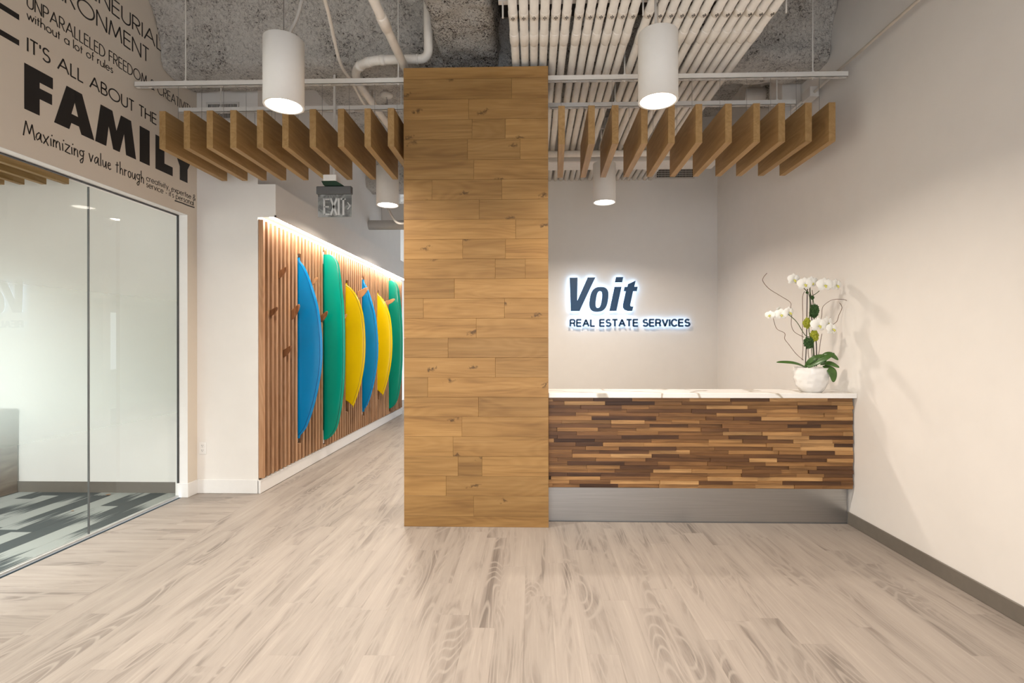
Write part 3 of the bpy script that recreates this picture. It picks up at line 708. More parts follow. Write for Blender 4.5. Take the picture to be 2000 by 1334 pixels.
OUT_POINT = [(0,0),(.03,.2),(.07,.38),(.16,.62),(.27,.84),(.38,.95),(.48,1),(.6,.98),(.74,.82),(.85,.62),(.935,.4),(.975,.2),(1,.01)]
OUT_LONG = [(0,.30),(.004,.40),(.012,.50),(.025,.60),(.05,.71),(.12,.81),(.28,.95),(.45,1),(.66,.98),(.82,.85),(.92,.68),(.965,.5),(.985,.35),(1,.15)]
OUT_FISH = [(0,0),(.015,.12),(.04,.33),(.12,.65),(.25,.9),(.44,1),(.62,.97),(.78,.82),(.9,.62),(1,.41)]
def interp(pts, t):
    for (a, va), (b, vb) in zip(pts, pts[1:]):
        if t <= b: return va+(vb-va)*(t-a)/(b-a) if b > a else vb
    return pts[-1][1]
def smooth_out(pts):
    s = spline([(a, b, 0) for a, b in pts], 6); return [(p.x, max(0, p.y)) for p in s]
def surfboard(k, y, z0, z1, wid, outl, fish, mat, pin, label):
    xw = XH+.012; wid += SX1-xw; L = z1-z0; T = .022
    t = thing('surfboard', label, 'surfboard', (xw, y, z0), 'half surfboards on the slatted wall')
    O = smooth_out(outl)
    st = sorted(set([0,.002,.006]+[i/60 for i in range(61)]+[.994,.998,1])); n = 10
    V = []; F = []
    def din(tt, w):
        return 0 if not fish or tt < .942 else min(w-.002, .036+(tt-.942)/.058*outl[-1][1]*wid)
    rows = []
    for tt in st:
        w = max(.039, interp(O, tt)*wid); d0 = din(tt, w); z = z1-tt*L
        ta = T*min(1, .25+4*min(tt, 1-tt))
        rows.append((d0, w, z, ta))
    for d0, w, z, ta in rows:
        for s in (-1, 1):
            for i in range(n+1):
                u = 1-(1-i/n)**1.6; d = d0+(w-d0)*u
                h = ta*(1-u**3.2)**.6 if u < 1 else 0
                V.append((xw+d, y+s*h, z))
    N = 2*(n+1)
    for r in range(len(rows)-1):
        a = r*N; b = a+N
        for i in range(n):
            F.append((a+i, a+i+1, b+i+1, b+i)); F.append((a+n+1+i, b+n+1+i, b+n+2+i, a+n+2+i))
        F.append((a, b, b+n+1, a+n+1))
    for r in (0, len(rows)-1):
        a = r*N; F.append(tuple([a+i for i in range(n+1)]+[a+n+1+i for i in range(n, -1, -1)]))
    MB().add(V, F).build('body', mat, t, smooth=True)
    # pinline, a fine raised line following the outline
    ins = .026; pts = []
    for d0, w, z, ta in rows[3:-3]:
        d = w-ins
        if d < d0+.004: continue
        u = (d-d0)/(w-d0); h = ta*(1-u**3.2)**.6
        pts.append((xw+d, y-h-.0005, z))
    MB().tube(pts, .0032, 5).build('pinline', pin, t)
    box('wall_rail', XH+.006, SX1-.028, y-.010, y+.010, z0-.045, z1+.03, M['trim_white'], t)
specs = [('board_blue','pin_blue',OUT_POINT,False,.263,'large blue pointed half surfboard nearest the white wall corner'),
 ('board_green','pin_green',OUT_LONG,False,.252,'large green round nosed half longboard, second board along the wall'),
 ('board_yellow','pin_yellow',OUT_FISH,True,.27,'yellow swallow tail half surfboard between the green and the far blue board'),
 ('board_blue','pin_blue',OUT_POINT,False,.227,'blue half surfboard between the two yellow ones'),
 ('board_yellow','pin_yellow',OUT_FISH,True,.248,'farther yellow half surfboard between the far blue and far green boards'),
 ('board_green','pin_green',OUT_LONG,False,.244,'farthest green half longboard beside the wooden column edge')]
for k, (a, b, o_, fi, w, lab) in enumerate(specs):
    surfboard(k, BOARD_Y[k], *BOARD_Z[k], w, o_, fi, M[a], M[b], lab)
def fin(y, proj, z0, z1, mat, label):
    xw = SX1; h = z1-z0
    base = [(0,0),(.22,.07),(.45,.20),(.70,.41),(.90,.65),(1,.85),(.97,.97),(.86,1.0),(.68,.95),(.50,.86),(.28,.75),(0,.64)]
    P = [(p.x, p.y) for p in spline([(a,b,0) for a,b in base], 3)]
    m = MB()
    # lens section: three layers
    def lay(dy, ins): 
        cx, cy = .42, .52
        return [(xw-.012+(proj+.012)*(cx+(u-cx)*ins), y+dy, z0+h*(cy+(v-cy)*ins)) for u, v in P]
    Ls = [lay(-.008, .80), lay(-.004, .96), lay(0, 1.0), lay(.004, .96), lay(.008, .80)]
    n = len(P); V = [p for l in Ls for p in l]; F = []
    for r in range(4):
        for i in range(n): F.append((r*n+i, r*n+(i+1) % n, (r+1)*n+(i+1) % n, (r+1)*n+i))
    tr = tessellate_polygon([[Vector((p[0], p[1], 0)) for p in P]])
    F += [tuple(q) for q in tr]+[tuple(4*n+i for i in reversed(q)) for q in tr]
    o = MB().add(V, F).build('surfboard_fin', mat, origin=(xw, y, z0)); tag(o, label, 'surfboard fin', 'wooden fins on the slatted wall')
fin(5.31,.077,2.150,2.275,M['fin_wood'],'dark wooden surfboard fin, topmost of the four before the first blue board')
fin(5.126,.074,1.742,1.843,M['fin_wood'],'small brown surfboard fin nearest the white wall corner')
fin(5.591,.086,1.726,1.904,M['fin_wood'],'large reddish brown surfboard fin just left of the first blue board')
fin(5.408,.083,1.320,1.448,M['fin_wood'],'lowest laminated wooden surfboard fin left of the first blue board')
fin(6.126,.06,2.17,2.268,M['fin_pale'],'pale wooden fin peeking out high behind the first blue board')
fin(6.382,.078,1.730,1.874,M['fin_wood'],'striped wooden fin between the first blue and the first green board')
fin(7.72,.155,2.125,2.311,M['fin_pale'],'long reddish wooden fin overlapping the second blue board')
fin(9.18,.172,2.130,2.258,M['fin_pale'],'long pale wooden fin overlapping the farthest green board')
fin(7.10,.06,1.770,1.876,M['fin_pale'],'small pale fin between the first green and the first yellow board')
fin(8.60,.05,1.375,1.464,M['fin_wood'],'small dark fin between the second blue and the second yellow board')

# ------------------------------------------------------------------ reception desk
DX0, DX1 = CX1+.002, XR-.012
DYF = 4.165; PZ0, PZ1 = .305, 1.036
desk = thing('reception_desk', 'reception desk faced with thin horizontal walnut strips over a steel base', 'desk', ((DX0+DX1)/2, 4.3, 0))
box('body', DX0, DX1, DYF+.022, 4.46, .30, PZ1, M['core'], desk)
box('kick_panel', DX0, DX1-.002, 4.252, 4.44, .0, .30, M['steel'], desk)
box('kick_base', DX0, DX1-.002, 4.245, 4.2525, .0, .008, M['exit_house'], desk)
random.seed(23)
NR = 24; rh = (PZ1-PZ0)/NR
for r in range(NR):
    x = DX0-random.random()*.3
    while x < DX1-.005:
        L = random.choice((.22,.27,.31,.33,.40,.46,.52)); x1 = x+L
        a = max(x, DX0); b = min(x1, DX1)
        if DX1-b < .08: b = DX1; x1 = DX1+.01
        if b-a > .02:
            d = random.choice((0,.003,.006,.009,.013))
            MB().cbox(a+.0004, b-.0004, DYF+d, DYF+.022, PZ0+r*rh+.0003, PZ0+(r+1)*rh-.0003, .0008).build('strip', M['walnut'], desk)
        x = x1
o = MB().cbox(DX0, XR-.002, 4.135, 4.50, PZ1+.001, 1.075, .0025).build('countertop', M['marble'])
tag(o, 'white veined stone countertop on the reception desk', 'countertop')

# ------------------------------------------------------------------ lettering
def arc(cx, cy, rx, ry, a0, a1, n=14):
    return [(cx+rx*math.cos(math.radians(a0+(a1-a0)*i/n)), cy+ry*math.sin(math.radians(a0+(a1-a0)*i/n))) for i in range(n+1)]
def S_(w, h, y0=0):
    r = h*.26
    return [arc(w*.5, y0+h*.755, w*.42, h*.245, 35, 245, 12)+arc(w*.5, y0+h*.265, w*.5, h*.265, 75, -150, 14)]
G = {  # geometric sans strokes, cap height 1: (width, strokes)
 'A':(.78,[[(0,0),(.39,1)],[(.39,1),(.78,0)],[(.14,.35),(.64,.35)]]),
 'B':(.50,[[(0,0),(0,1)],[(0,1),(.22,1)]+arc(.22,.76,.22,.24,90,-90)+[(0,.52)],[(0,.52),(.24,.52)]+arc(.24,.26,.26,.26,90,-90)+[(0,0)]]),
 'C':(.84,[arc(.48,.5,.48,.5,42,318,26)]),
 'D':(.66,[[(0,0),(0,1)],[(0,1),(.18,1)]+arc(.18,.5,.48,.5,90,-90,20)+[(0,0)]]),
 'E':(.46,[[(0,0),(0,1)],[(0,1),(.46,1)],[(0,.53),(.44,.53)],[(0,0),(.46,0)]]),
 'F':(.42,[[(0,0),(0,1)],[(0,1),(.42,1)],[(0,.53),(.40,.53)]]),
 'H':(.58,[[(0,0),(0,1)],[(.58,0),(.58,1)],[(0,.53),(.58,.53)]]),
 'I':(.0,[[(0,0),(0,1)]]),
 'L':(.38,[[(0,1),(0,0)],[(0,0),(.38,0)]]),
 'M':(.86,[[(0,0),(.13,1)],[(.13,1),(.43,.12)],[(.43,.12),(.73,1)],[(.73,1),(.86,0)]]),
 'N':(.62,[[(0,0),(0,1)],[(0,1),(.62,0)],[(.62,0),(.62,1)]]),
 'O':(.98,[arc(.49,.5,.49,.5,0,360,32)]),
 'P':(.50,[[(0,0),(0,1)],[(0,1),(.24,1)]+arc(.24,.74,.26,.26,90,-90)+[(0,.48)]]),
 'R':(.52,[[(0,0),(0,1)],[(0,1),(.24,1)]+arc(.24,.74,.26,.26,90,-90)+[(0,.48)],[(.20,.48),(.52,0)]]),
 'S':(.48,S_(.48,1)),
 'T':(.46,[[(.23,0),(.23,1)],[(0,1),(.46,1)]]),
 'U':(.56,[[(0,1),(0,.28)]+arc(.28,.28,.28,.28,180,360)+[(.56,1)]]),
 'V':(.70,[[(0,1),(.35,0)],[(.35,0),(.70,1)]]),
 'Y':(.62,[[(0,1),(.31,.46)],[(.62,1),(.31,.46)],[(.31,.46),(.31,0)]]),
 "'":(.0,[[(0,1),(0,.74)]]),
 '&':(.60,[[(.60,0),(.16,.62)]+arc(.28,.80,.16,.19,215,-30,12)+[(.36,.60),(.14,.45)]+arc(.24,.24,.24,.24,115,300,12)+[(.48,.18),(.60,.38)]]),
 'a':(.56,[arc(.28,.28,.28,.28,0,360,22),[(.56,0),(.56,.56)]]),
 'c':(.46,[arc(.28,.28,.28,.28,45,315,18)]),
 'e':(.56,[[(.01,.30),(.56,.30)],arc(.28,.28,.28,.28,4,322,20)]),
 'f':(.24,[[(.10,0),(.10,.84)]+arc(.22,.84,.12,.15,180,80,7),[(0,.56),(.24,.56)]]),
 'h':(.44,[[(0,0),(0,1)],[(0,.34)]+arc(.22,.34,.22,.22,180,0,12)+[(.44,0)]]),
 'i':(.0,[[(0,0),(0,.56)],[(0,.74),(0,.81)]]),
 'l':(.0,[[(0,0),(0,1)]]),
 'n':(.44,[[(0,0),(0,.56)],[(0,.34)]+arc(.22,.34,.22,.22,180,0,12)+[(.44,0)]]),
 'o':(.56,[arc(.28,.28,.28,.28,0,360,22)]),
 'p':(.56,[arc(.28,.28,.28,.28,0,360,22),[(0,.56),(0,-.26)]]),
 'r':(.24,[[(0,0),(0,.56)],[(0,.30)]+arc(.22,.34,.22,.22,180,85,8)]),
 's':(.30,S_(.30,.56)),
 't':(.24,[[(.11,0),(.11,.82)],[(0,.56),(.24,.56)]]),
 'u':(.44,[[(0,.56),(0,.22)]+arc(.22,.22,.22,.22,180,360,12)+[(.44,.56)],[(.44,0),(.44,.3)]]),
 'v':(.44,[[(0,.56),(.22,0)],[(.22,0),(.44,.56)]]),
 'w':(.74,[[(0,.56),(.19,0)],[(.19,0),(.37,.54)],[(.37,.54),(.55,0)],[(.55,0),(.74,.56)]]),
 'x':(.42,[[(0,.56),(.42,0)],[(.42,.56),(0,0)]]),
 'y':(.46,[[(0,.56),(.23,0)],[(.46,.56),(.13,-.26)]]),
 ',':(.06,[[(.06,.06),(0,-.14)]]),
 '-':(.24,[[(0,.26),(.24,.26)]]),
 ' ':(.22,[]),
}
HW = {  # loose handwriting
 'M':(.62,[[(0,-.02),(.14,1.0)],[(.14,1.0),(.34,.22)],[(.34,.22),(.50,.92)],[(.50,.92),(.66,-.05)]]),
 'a':(.36,[[(.30,.52),(.20,.58),(.06,.40),(.02,.16),(.10,.04),(.22,.18),(.31,.54)],[(.31,.54),(.30,.16),(.38,-.02)]]),
 'x':(.34,[[(0,.56),(.32,-.06)],[(.34,.60),(.02,-.04)]]),
 'i':(.10,[[(.04,.52),(.06,0)],[(.10,.72),(.13,.80)]]),
 'm':(.48,[[(.02,.54),(.02,0)],[(.02,.30),(.10,.52),(.18,.50),(.20,.02)],[(.20,.30),(.30,.54),(.40,.48),(.46,-.04)]]),
 'z':(.34,[[(.02,.56),(.34,.56)],[(.34,.56),(.02,.02)],[(.02,.02),(.38,-.02)]]),
 'n':(.30,[[(.02,.54),(.03,0)],[(.03,.30),(.14,.54),(.24,.48),(.28,-.02)]]),
 'g':(.32,[arc(.16,.38,.14,.20,0,360,16),[(.20,.56),(.36,.62)],[(.28,.30),(.26,-.12),(.20,-.32),(.10,-.36),(.05,-.22),(.14,-.06),(.28,.06)]]),
 'v':(.30,[[(0,.62),(.14,.02)],[(.14,.02),(.30,.60)]]),
 'l':(.10,[[(.05,1.0),(.06,.0)]]),
 'u':(.32,[[(.02,.54),(.04,.14),(.12,.02),(.22,.14),(.28,.54)],[(.28,.54),(.30,-.02)]]),
 'e':(.28,[[(.03,.26),(.22,.36),(.20,.52),(.10,.54),(.02,.32),(.06,.08),(.16,.0),(.28,.10)]]),
 't':(.26,[[(.13,.86),(.12,.0)],[(.0,.58),(.26,.66)]]),
 'h':(.30,[[(.03,1.0),(.04,0)],[(.04,.28),(.14,.50),(.24,.44),(.27,-.02)]]),
 'r':(.24,[[(.03,.54),(.04,0)],[(.04,.30),(.12,.50),(.24,.48)]]),
 'o':(.28,[arc(.14,.27,.13,.26,90,450,16)]),
 ' ':(.20,[]),
}
def layout(text, font, track):
    x = 0; out = []
    for ch in text:
        w, st = font[ch]; out.append((ch, x, st)); x += w+track
    return out, x-track
def ribbon(m, pts, w, fr, to):
    """one stroke as a thin solid band; fr / to map 2-D to 3-D front and back"""
    P = [Vector((p[0], p[1])) for p in pts]; n = len(P); L = []; R = []
    closed = (P[0]-P[-1]).length < 1e-4
    for i in range(n):
        if closed: a = P[i-1] if i else P[n-2]; b = P[(i+1) % n] if i < n-1 else P[1]
        else: a = P[max(i-1,0)]; b = P[min(i+1,n-1)]
        d = (b-a).normalized(); q = Vector((-d.y, d.x))*(w/2)
        p = P[i]
        if not closed and i == 0: p = p-d*w*.12
        if not closed and i == n-1: p = p+d*w*.12
        L.append(p+q); R.append(p-q)
    V = [fr(p) for p in L]+[fr(p) for p in R]+[to(p) for p in L]+[to(p) for p in R]; F = []
    for i in range(n-1):
        F += [(i, n+i, n+i+1, i+1), (2*n+i, 2*n+i+1, 3*n+i+1, 3*n+i), (i, i+1, 2*n+i+1, 2*n+i), (n+i, 3*n+i, 3*n+i+1, n+i+1)]
    if not closed: F += [(0, 2*n, 3*n, n), (n-1, 2*n-1, 4*n-1, 3*n-1)]
    m.add(V, F)
wall_txt = thing('wall_lettering', 'black vinyl lettering covering the beige wall above the glass', 'lettering', (XL, 4.1, 2.79))
WX0, WX1 = XL+.0003, XL+.0016
def wall_line(name, text, y0, y1, z, cap, sw_, font=G, track=.16, label=None, slope=0):
    lay, tot = layout(text, font, track); k = (y1-y0)/tot; m = MB(); word = ''
    for ch, x, st in lay+[(' ', 0, [])]:
        if ch == ' ':
            if m.v: m.build(name, M['vinyl'], wall_txt)['label'] = 'black lettering reading '+word
            m = MB(); word = ''
        else: word += ch
        for q in st:
            pts = [(y0+(x+p[0])*k, z+p[1]*cap+slope*((x+p[0])/tot)) for p in q]
            ribbon(m, pts, sw_, lambda p: (WX1, p[0], p[1]), lambda p: (WX0, p[0], p[1]))
wall_line('word', 'ENTREPRENEURIAL', 3.02, 4.49, 4.085, .118, .0115)
wall_line('word', 'ENVIRONMENT', 3.20, 4.335, 3.90, .118, .0115)
wall_line('word', 'UNPARALLELED FREEDOM & CREATIVITY', 3.272, 4.905, 3.692, .083, .0075, track=.17)
wall_line('word', 'without a lot of rules', 3.271, 3.956, 3.613, .062, .0065, track=.17)
wall_line('word', "IT'S ALL ABOUT THE", 3.275, 4.424, 3.403, .087, .0105, track=.17)
wall_line('word', 'Maximizing value through', 3.246, 4.280, 2.842, .098, .0075, HW, .09)
wall_line('word', 'creativity, expertise &', 4.309, 4.945, 2.876, .055, .0048, track=.17)
wall_line('word', "service - it's personal", 4.309, 4.918, 2.822, .055, .0048, track=.17)
m = MB(); ribbon(m, [(4.657,2.799),(4.75,2.803),(4.84,2.801),(4.931,2.806)], .011, lambda p: (WX1, p[0], p[1]), lambda p: (WX0, p[0], p[1])); m.build('underline', M['vinyl'], wall_txt)
FZ0, FZ1 = 3.015, 3.315; FH = FZ1-FZ0
def block(name, polys):
    m = MB()
    for P in polys: m.prism([(p[0], FZ0+p[1]*FH) for p in P], lambda p: (WX1, p[0], p[1]), lambda p: (WX0, p[0], p[1]))
    o = m.build(name, M['vinyl'], wall_txt); return o
block('bold_letter', [[(3.252,0),(3.356,0),(3.356,.37),(3.445,.37),(3.445,.61),(3.356,.61),(3.356,.74),(3.451,.74),(3.451,1),(3.252,1)]])
block('bold_letter', [[(3.46,0),(3.576,0),(3.592,.17),(3.655,.17),(3.675,0),(3.785,0),(3.68,1),(3.6206,1),(3.6206,.70),(3.648,.39),(3.593,.39),(3.6206,.70),(3.6195,1),(3.555,1)]])
block('bold_letter', [[(3.793,0),(3.893,0),(3.917,.55),(3.96,0),(4.023,0),(4.068,.55),(4.088,0),(4.193,0),(4.14,1),(4.036,1),(3.992,.52),(3.952,1),(3.843,1)]])
block('bold_letter', [[(4.233,0),(4.345,0),(4.345,1),(4.233,1)]])
block('bold_letter', [[(4.414,0),(4.628,0),(4.628,.27),(4.523,.27),(4.523,1),(4.414,1)]])
block('bold_letter', [[(4.724,0),(4.831,0),(4.831,.42),(4.93,1),(4.815,1),(4.7775,.68),(4.74,1),(4.625,1),(4.724,.42)]])
# end of a larger letter at the edge of the view
MBE = MB().box(WX0, WX1, 2.93, 3.02, 3.405, 3.771)
for z in (3.735, 3.57, 3.405): MBE.box(WX0, WX1, 2.93, 3.219, z, z+.036)
MBE.build('bold_letter', M['vinyl'], wall_txt)

# ------------------------------------------------------------------ halo lit sign
sign = thing('illuminated_sign', 'navy company name sign with cool white halo light behind the desk', 'sign', (1.35, YB, 1.69))
SYF, SYB = YB-.066, YB-.046     # letter face and back
def q2(p): return (.518+(p[0]-213)*.001083, 2.376-(p[1]-153)*.001083)
def sign_letter(poly):
    P = [q2(p) for p in poly]
    m = MB().prism(P, lambda p: (p[0], SYF, p[1]), lambda p: (p[0], SYB, p[1])); o = m.build('letter', M['sign_blue'], sign)
    cx = sum(p[0] for p in P)/len(P); cz = sum(p[1] for p in P)/len(P)
    MB().prism(P, lambda p: (p[0], SYB+.0006, p[1]), lambda p: (p[0], SYB+.004, p[1])).build('halo_light', M['halo'], o)
sign_letter([(213,155),(315,155),(312,450),(445,153),(543,153),(340,585),(228,585)])
def sup(cx, cy, a, b, e, sk, n=40):
    out = []
    for i in range(n):
        t = 2*math.pi*i/n; c, s = math.cos(t), math.sin(t)
        x = a*math.copysign(abs(c)**(2/e), c); y = b*math.copysign(abs(s)**(2/e), s); out.append((cx+x+sk*(-y), cy+y))
    return out
oo = [q2(p) for p in sup(588,435,118,160,2.7,.14)]; oi = [q2(p) for p in sup(588,437,37,107,2.7,.14)]
def ring(ya, yb):
    n = len(oo); V = [(p[0],ya,p[1]) for p in oo]+[(p[0],ya,p[1]) for p in oi]+[(p[0],yb,p[1]) for p in oo]+[(p[0],yb,p[1]) for p in oi]; F = []
    for i in range(n):
        j = (i+1) % n; F += [(i,j,n+j,n+i),(2*n+i,3*n+i,3*n+j,2*n+j),(i,2*n+i,2*n+j,j),(n+i,n+j,3*n+j,3*n+i)]
    return MB().add(V, F)
o = ring(SYF, SYB).build('letter', M['sign_blue'], sign); ring(SYB+.0006, SYB+.004).build('halo_light', M['halo'], o)
sign_letter([(788,275),(878,275),(812,583),(722,583)])
sign_letter([(808,150),(900,150),(885,217),(792,217)])
sign_letter([(960,240),(1057,197),(1040,275),(1083,275),(1072,332),(1025,332),(988,505),(990,522),(1005,528),(1028,528),(1012,585),(960,585),(915,570),(895,540),(895,505),(932,332),(905,332),(917,275),(952,275)])
GS = dict(G)
GS['R'] = (.62,[[(0,0),(0,1)],[(0,1),(.36,1)]+arc(.36,.74,.24,.26,90,-90)+[(0,.48)],[(.36,.48),(.52,.40),(.56,.12),(.62,0)]])
GS['E'] = (.58,[[(0,0),(0,1)],[(0,1),(.58,1)],[(0,.53),(.54,.53)],[(0,0),(.58,0)]])
GS['L'] = (.50,[[(0,1),(0,0)],[(0,0),(.50,0)]])
GS['S'] = (.60,S_(.60,1)); GS['T'] = (.62,[[(.31,0),(.31,1)],[(0,1),(.62,1)]]); GS['C'] = (.70,[arc(.38,.5,.38,.5,38,322,26)])
lay, tot = layout('REAL ESTATE SERVICES', GS, .27); k = (2.175-.528)/tot
for ch, x, st in lay:
    if not st: continue
    m = MB(); h = MB()
    for s in st:
        pts = [(.528+(x+p[0])*k, 1.698+p[1]*.089) for p in s]
        ribbon(m, pts, .0235, lambda p: (p[0], SYF, p[1]), lambda p: (p[0], SYB, p[1]))
        ribbon(h, pts, .0150, lambda p: (p[0], SYB+.0006, p[1]), lambda p: (p[0], SYB+.004, p[1]))
    o = m.build('letter', M['sign_blue'], sign); h.build('halo_light', M['halo'], o)

# ------------------------------------------------------------------ exit sign
ex = thing('exit_sign', 'grey edge lit exit sign hanging under the left baffles', 'exit sign', (-1.79, 4.6, 2.62))
EY = 4.6
MB().tube([(-1.80,EY+.02,2.98),(-1.80,EY+.02,3.92)], .012, 10).build('stem', M['white_metal'], ex)
MB().cbox(-1.875,-1.755,EY-.06,EY+.05,2.935,2.99,.004).build('junction_box', M['lamp_white'], ex)
MB().prism([(-1.895,2.935),(-1.765,2.935),(-1.70,2.898),(-1.875,2.898)], lambda p: (p[0], EY-.05, p[1]), lambda p: (p[0], EY+.05, p[1])).build('canopy', M['exit_green'], ex)
MB().cbox(-1.955,-1.632,EY-.022,EY+.022,2.826,2.897,.006).build('housing', M['exit_house'], ex)
box('panel', -1.945, -1.638, EY-.003, EY+.003, 2.622, 2.826, M['acrylic'], ex, b=.001)
ew = .0105
EXG = {'E':(.047,[[(0,0),(0,1)],[(0,.96),(1,.96)],[(0,.5),(.9,.5)],[(0,.04),(1,.04)]]),'X':(.053,[[(0,0),(1,1)],[(0,1),(1,0)]]),'I':(0.012,[[(.5,0),(.5,1)]]),'T':(.045,[[(.5,0),(.5,1)],[(0,.96),(1,.96)]])}
xx = -1.886
for ch in 'EXIT':
    w, st = EXG[ch]; m = MB()
    for s in st:
        ribbon(m, [(xx+p[0]*w, 2.640+p[1]*.148) for p in s], .0175 if s[0][0] == s[1][0] or ch == 'X' else .012, lambda p: (p[0], EY-.0065, p[1]), lambda p: (p[0], EY-.003, p[1]))
    m.build('letter', M['exit_letter'], ex); xx += w+.0135
m = MB(); ribbon(m, [(-1.672,2.752),(-1.650,2.720)], .008, lambda p: (p[0], EY-.0065, p[1]), lambda p: (p[0], EY-.003, p[1])); ribbon(m, [(-1.650,2.720),(-1.672,2.690)], .008, lambda p: (p[0], EY-.0065, p[1]), lambda p: (p[0], EY-.003, p[1]))
m.build('arrow', M['exit_letter'], ex)

# ------------------------------------------------------------------ outlet, wall frame, cabinet, leaves on the carpet
t = thing('wall_outlet', 'white duplex power outlet low on the white wall', 'outlet', (-3.253, YF, .38))
MB().cbox(-3.29,-3.217,YF-.006,YF,.382,.502,.002).build('cover_plate', M['trim_white'], t)
for z in (.418, .466):
    MB().cbox(-3.270,-3.237,YF-.009,YF-.006,z-.016,z+.016,.002).build('socket', M['trim_white'], t)
    MB().box(-3.262,-3.259,YF-.0094,YF-.009,z,z+.01).box(-3.248,-3.245,YF-.0094,YF-.009,z,z+.01).box(-3.256,-3.251,YF-.0094,YF-.009,z-.011,z-.006).build('slot', M['socket'], t)
t = thing('picture_frame', 'black framed panel on the right wall at the edge of the view', 'picture', (XR, 2.3, 1.35))
MB().box(XR-.02,XR,1.85,2.705,1.35,1.37).box(XR-.02,XR,1.85,2.705,2.195,2.215).box(XR-.02,XR,1.85,1.87,1.37,2.195).box(XR-.02,XR,2.685,2.705,1.37,2.195).build('frame', M['screen'], t)
box('panel', XR-.008, XR, 1.87, 2.685, 1.37, 2.195, M['exit_house'], t)
t = thing('wooden_cabinet', 'low walnut cabinet behind the glass partition', 'cabinet', (-5.6, 4.2, 0))
box('body', -6.2, -5.115, 3.0, YF-.014, .0, .80, M['cabinet'], t, b=.002)
box('top', -6.22, -5.11, 2.98, YF-.014, .80, .83, M['cabinet'], t, b=.002)
def dry_leaf(x, y, s, lab):
    P = [(p.x, p.y) for p in spline([(0,0,0),(.3,.22,0),(.7,.24,0),(1,0,0),(.7,-.2,0),(.3,-.24,0),(0,0,0)], 4)][:-1]
    V = [(x+s*(u-.5), y+s*v, .004+s*.35*abs(v)+s*.12*u) for u, v in P]; n = len(V)
    V2 = [(a, b, c-.0012) for a, b, c in V]
    F = [tuple(range(n)), tuple(range(2*n-1, n-1, -1))]+[(i,(i+1)%n,n+(i+1)%n,n+i) for i in range(n)]
    tag(MB().add(V+V2, F).build('dry_leaf', M['dry_leaf']), lab, 'leaf')
dry_leaf(-4.12, 4.86, .055, 'curled orange dry leaf by the grey baseboard behind the glass')
dry_leaf(-4.05, 4.40, .03, 'tiny brown dry leaf on the carpet behind the glass')

# ------------------------------------------------------------------ orchid
PYc = 4.29
def op(x, y, dy=0.0):          # drawing frame of the plant -> metres
    k = .000957; return (2.302+(x-565)*k, PYc+dy, 1.955-(y-250)*k)
PCX = 2.300
orc = thing('potted_orchid', 'white orchid arrangement in a hammered white pot on the countertop', 'potted plant', (PCX, PYc, 1.075))
prof = [(.001,0),(.076,0),(.084,.006),(.108,.05),(.124,.10),(.130,.15),(.129,.195),(.131,.200),(.124,.200),(.120,.17)]
pv = MB().lathe([p for a, b in zip(prof, prof[1:]) for p in [(a[0]+(b[0]-a[0])*i/4, a[1]+(b[1]-a[1])*i/4) for i in range(4)]]+[prof[-1]], (PCX,PYc,1.0752), 56)
nv = []
for v in pv.v:
    d = Vector((v[0]-PCX, v[1]-PYc, 0)); z = v[2]-1.075
    if d.length > .07 and z > .01:
        c = noise.cell_vector(Vector(v)*1) if False else None
        dist = noise.voronoi(Vector((v[0]*30, v[1]*30, v[2]*30)))[0][0]
        d2 = d.normalized()*(.016*(dist-.3)); nv.append((v[0]+d2.x, v[1]+d2.y, v[2]))
    else: nv.append(v)
pv.v = nv; pv.build('pot', M['pot'], orc, smooth=True)
sm = MB(); V = [(PCX, PYc, 1.262)]; F = []
for r in range(1, 6):
    for k_ in range(24):
        a = 2*math.pi*k_/24; rr = .122*r/5; V.append((PCX+rr*math.cos(a), PYc+rr*math.sin(a), 1.258+.012*noise.noise(Vector((rr*60*math.cos(a), rr*60*math.sin(a), 0)))))
for k_ in range(24): F.append((0, 1+k_, 1+(k_+1) % 24))
for r in range(4):
    for k_ in range(24): F.append((1+r*24+k_, 1+(r+1)*24+k_, 1+(r+1)*24+(k_+1) % 24, 1+r*24+(k_+1) % 24))
sm.add(V, F).build('bark_mulch', M['soil'], orc)
def leaf(pts, wid, name='leaf', up=(0,-.5,1)):
    C = spline(pts, 6); n = len(C); V = []; F = []
    for i, p in enumerate(C):
        t_ = i/(n-1); w = wid*(math.sin(math.pi*min(1, .10+.9*t_)))**.6 if t_ < .98 else wid*.12
        tan = (C[min(i+1,n-1)]-C[max(i-1,0)]).normalized(); side = tan.cross(Vector(up)).normalized(); nrm = side.cross(tan).normalized()
        for s, h in ((-1,.10),(-.5,.03),(0,-.04),(.5,.03),(1,.10)): V.append(p+side*w*s+nrm*w*h)
        for s, h in ((-1,.10),(-.5,.03),(0,-.04),(.5,.03),(1,.10)): V.append(p+side*w*s+nrm*(w*h-.0016))
    for i in range(n-1):
        a = i*10; b = a+10
        for j in range(4): F.append((a+j, a+j+1, b+j+1, b+j)); F.append((a+5+j, b+5+j, b+6+j, a+6+j))
        F.append((a, b, b+5, a+5)); F.append((a+4, a+9, b+9, b+4))
    return MB().add(V, F).build(name, M['leaf'], orc, smooth=True)
leaf([op(520,965,-.01),op(450,935,-.03),op(380,918,-.04),op(300,913,-.03),op(258,916,-.02)], .018, up=(0,-.75,1))
leaf([op(500,955,-.03),op(520,905,-.06),op(560,870,-.08),op(625,850,-.08)], .020, up=(-.3,-1,.5))
leaf([op(505,955,-.05),op(570,910,-.09),op(640,865,-.11),op(700,835,-.10)], .022, up=(-.3,-1,.6))
leaf([op(640,925,-.02),op(650,870,-.05),op(690,850,-.07),op(745,893,-.08)], .030, up=(-.2,-.9,.7))
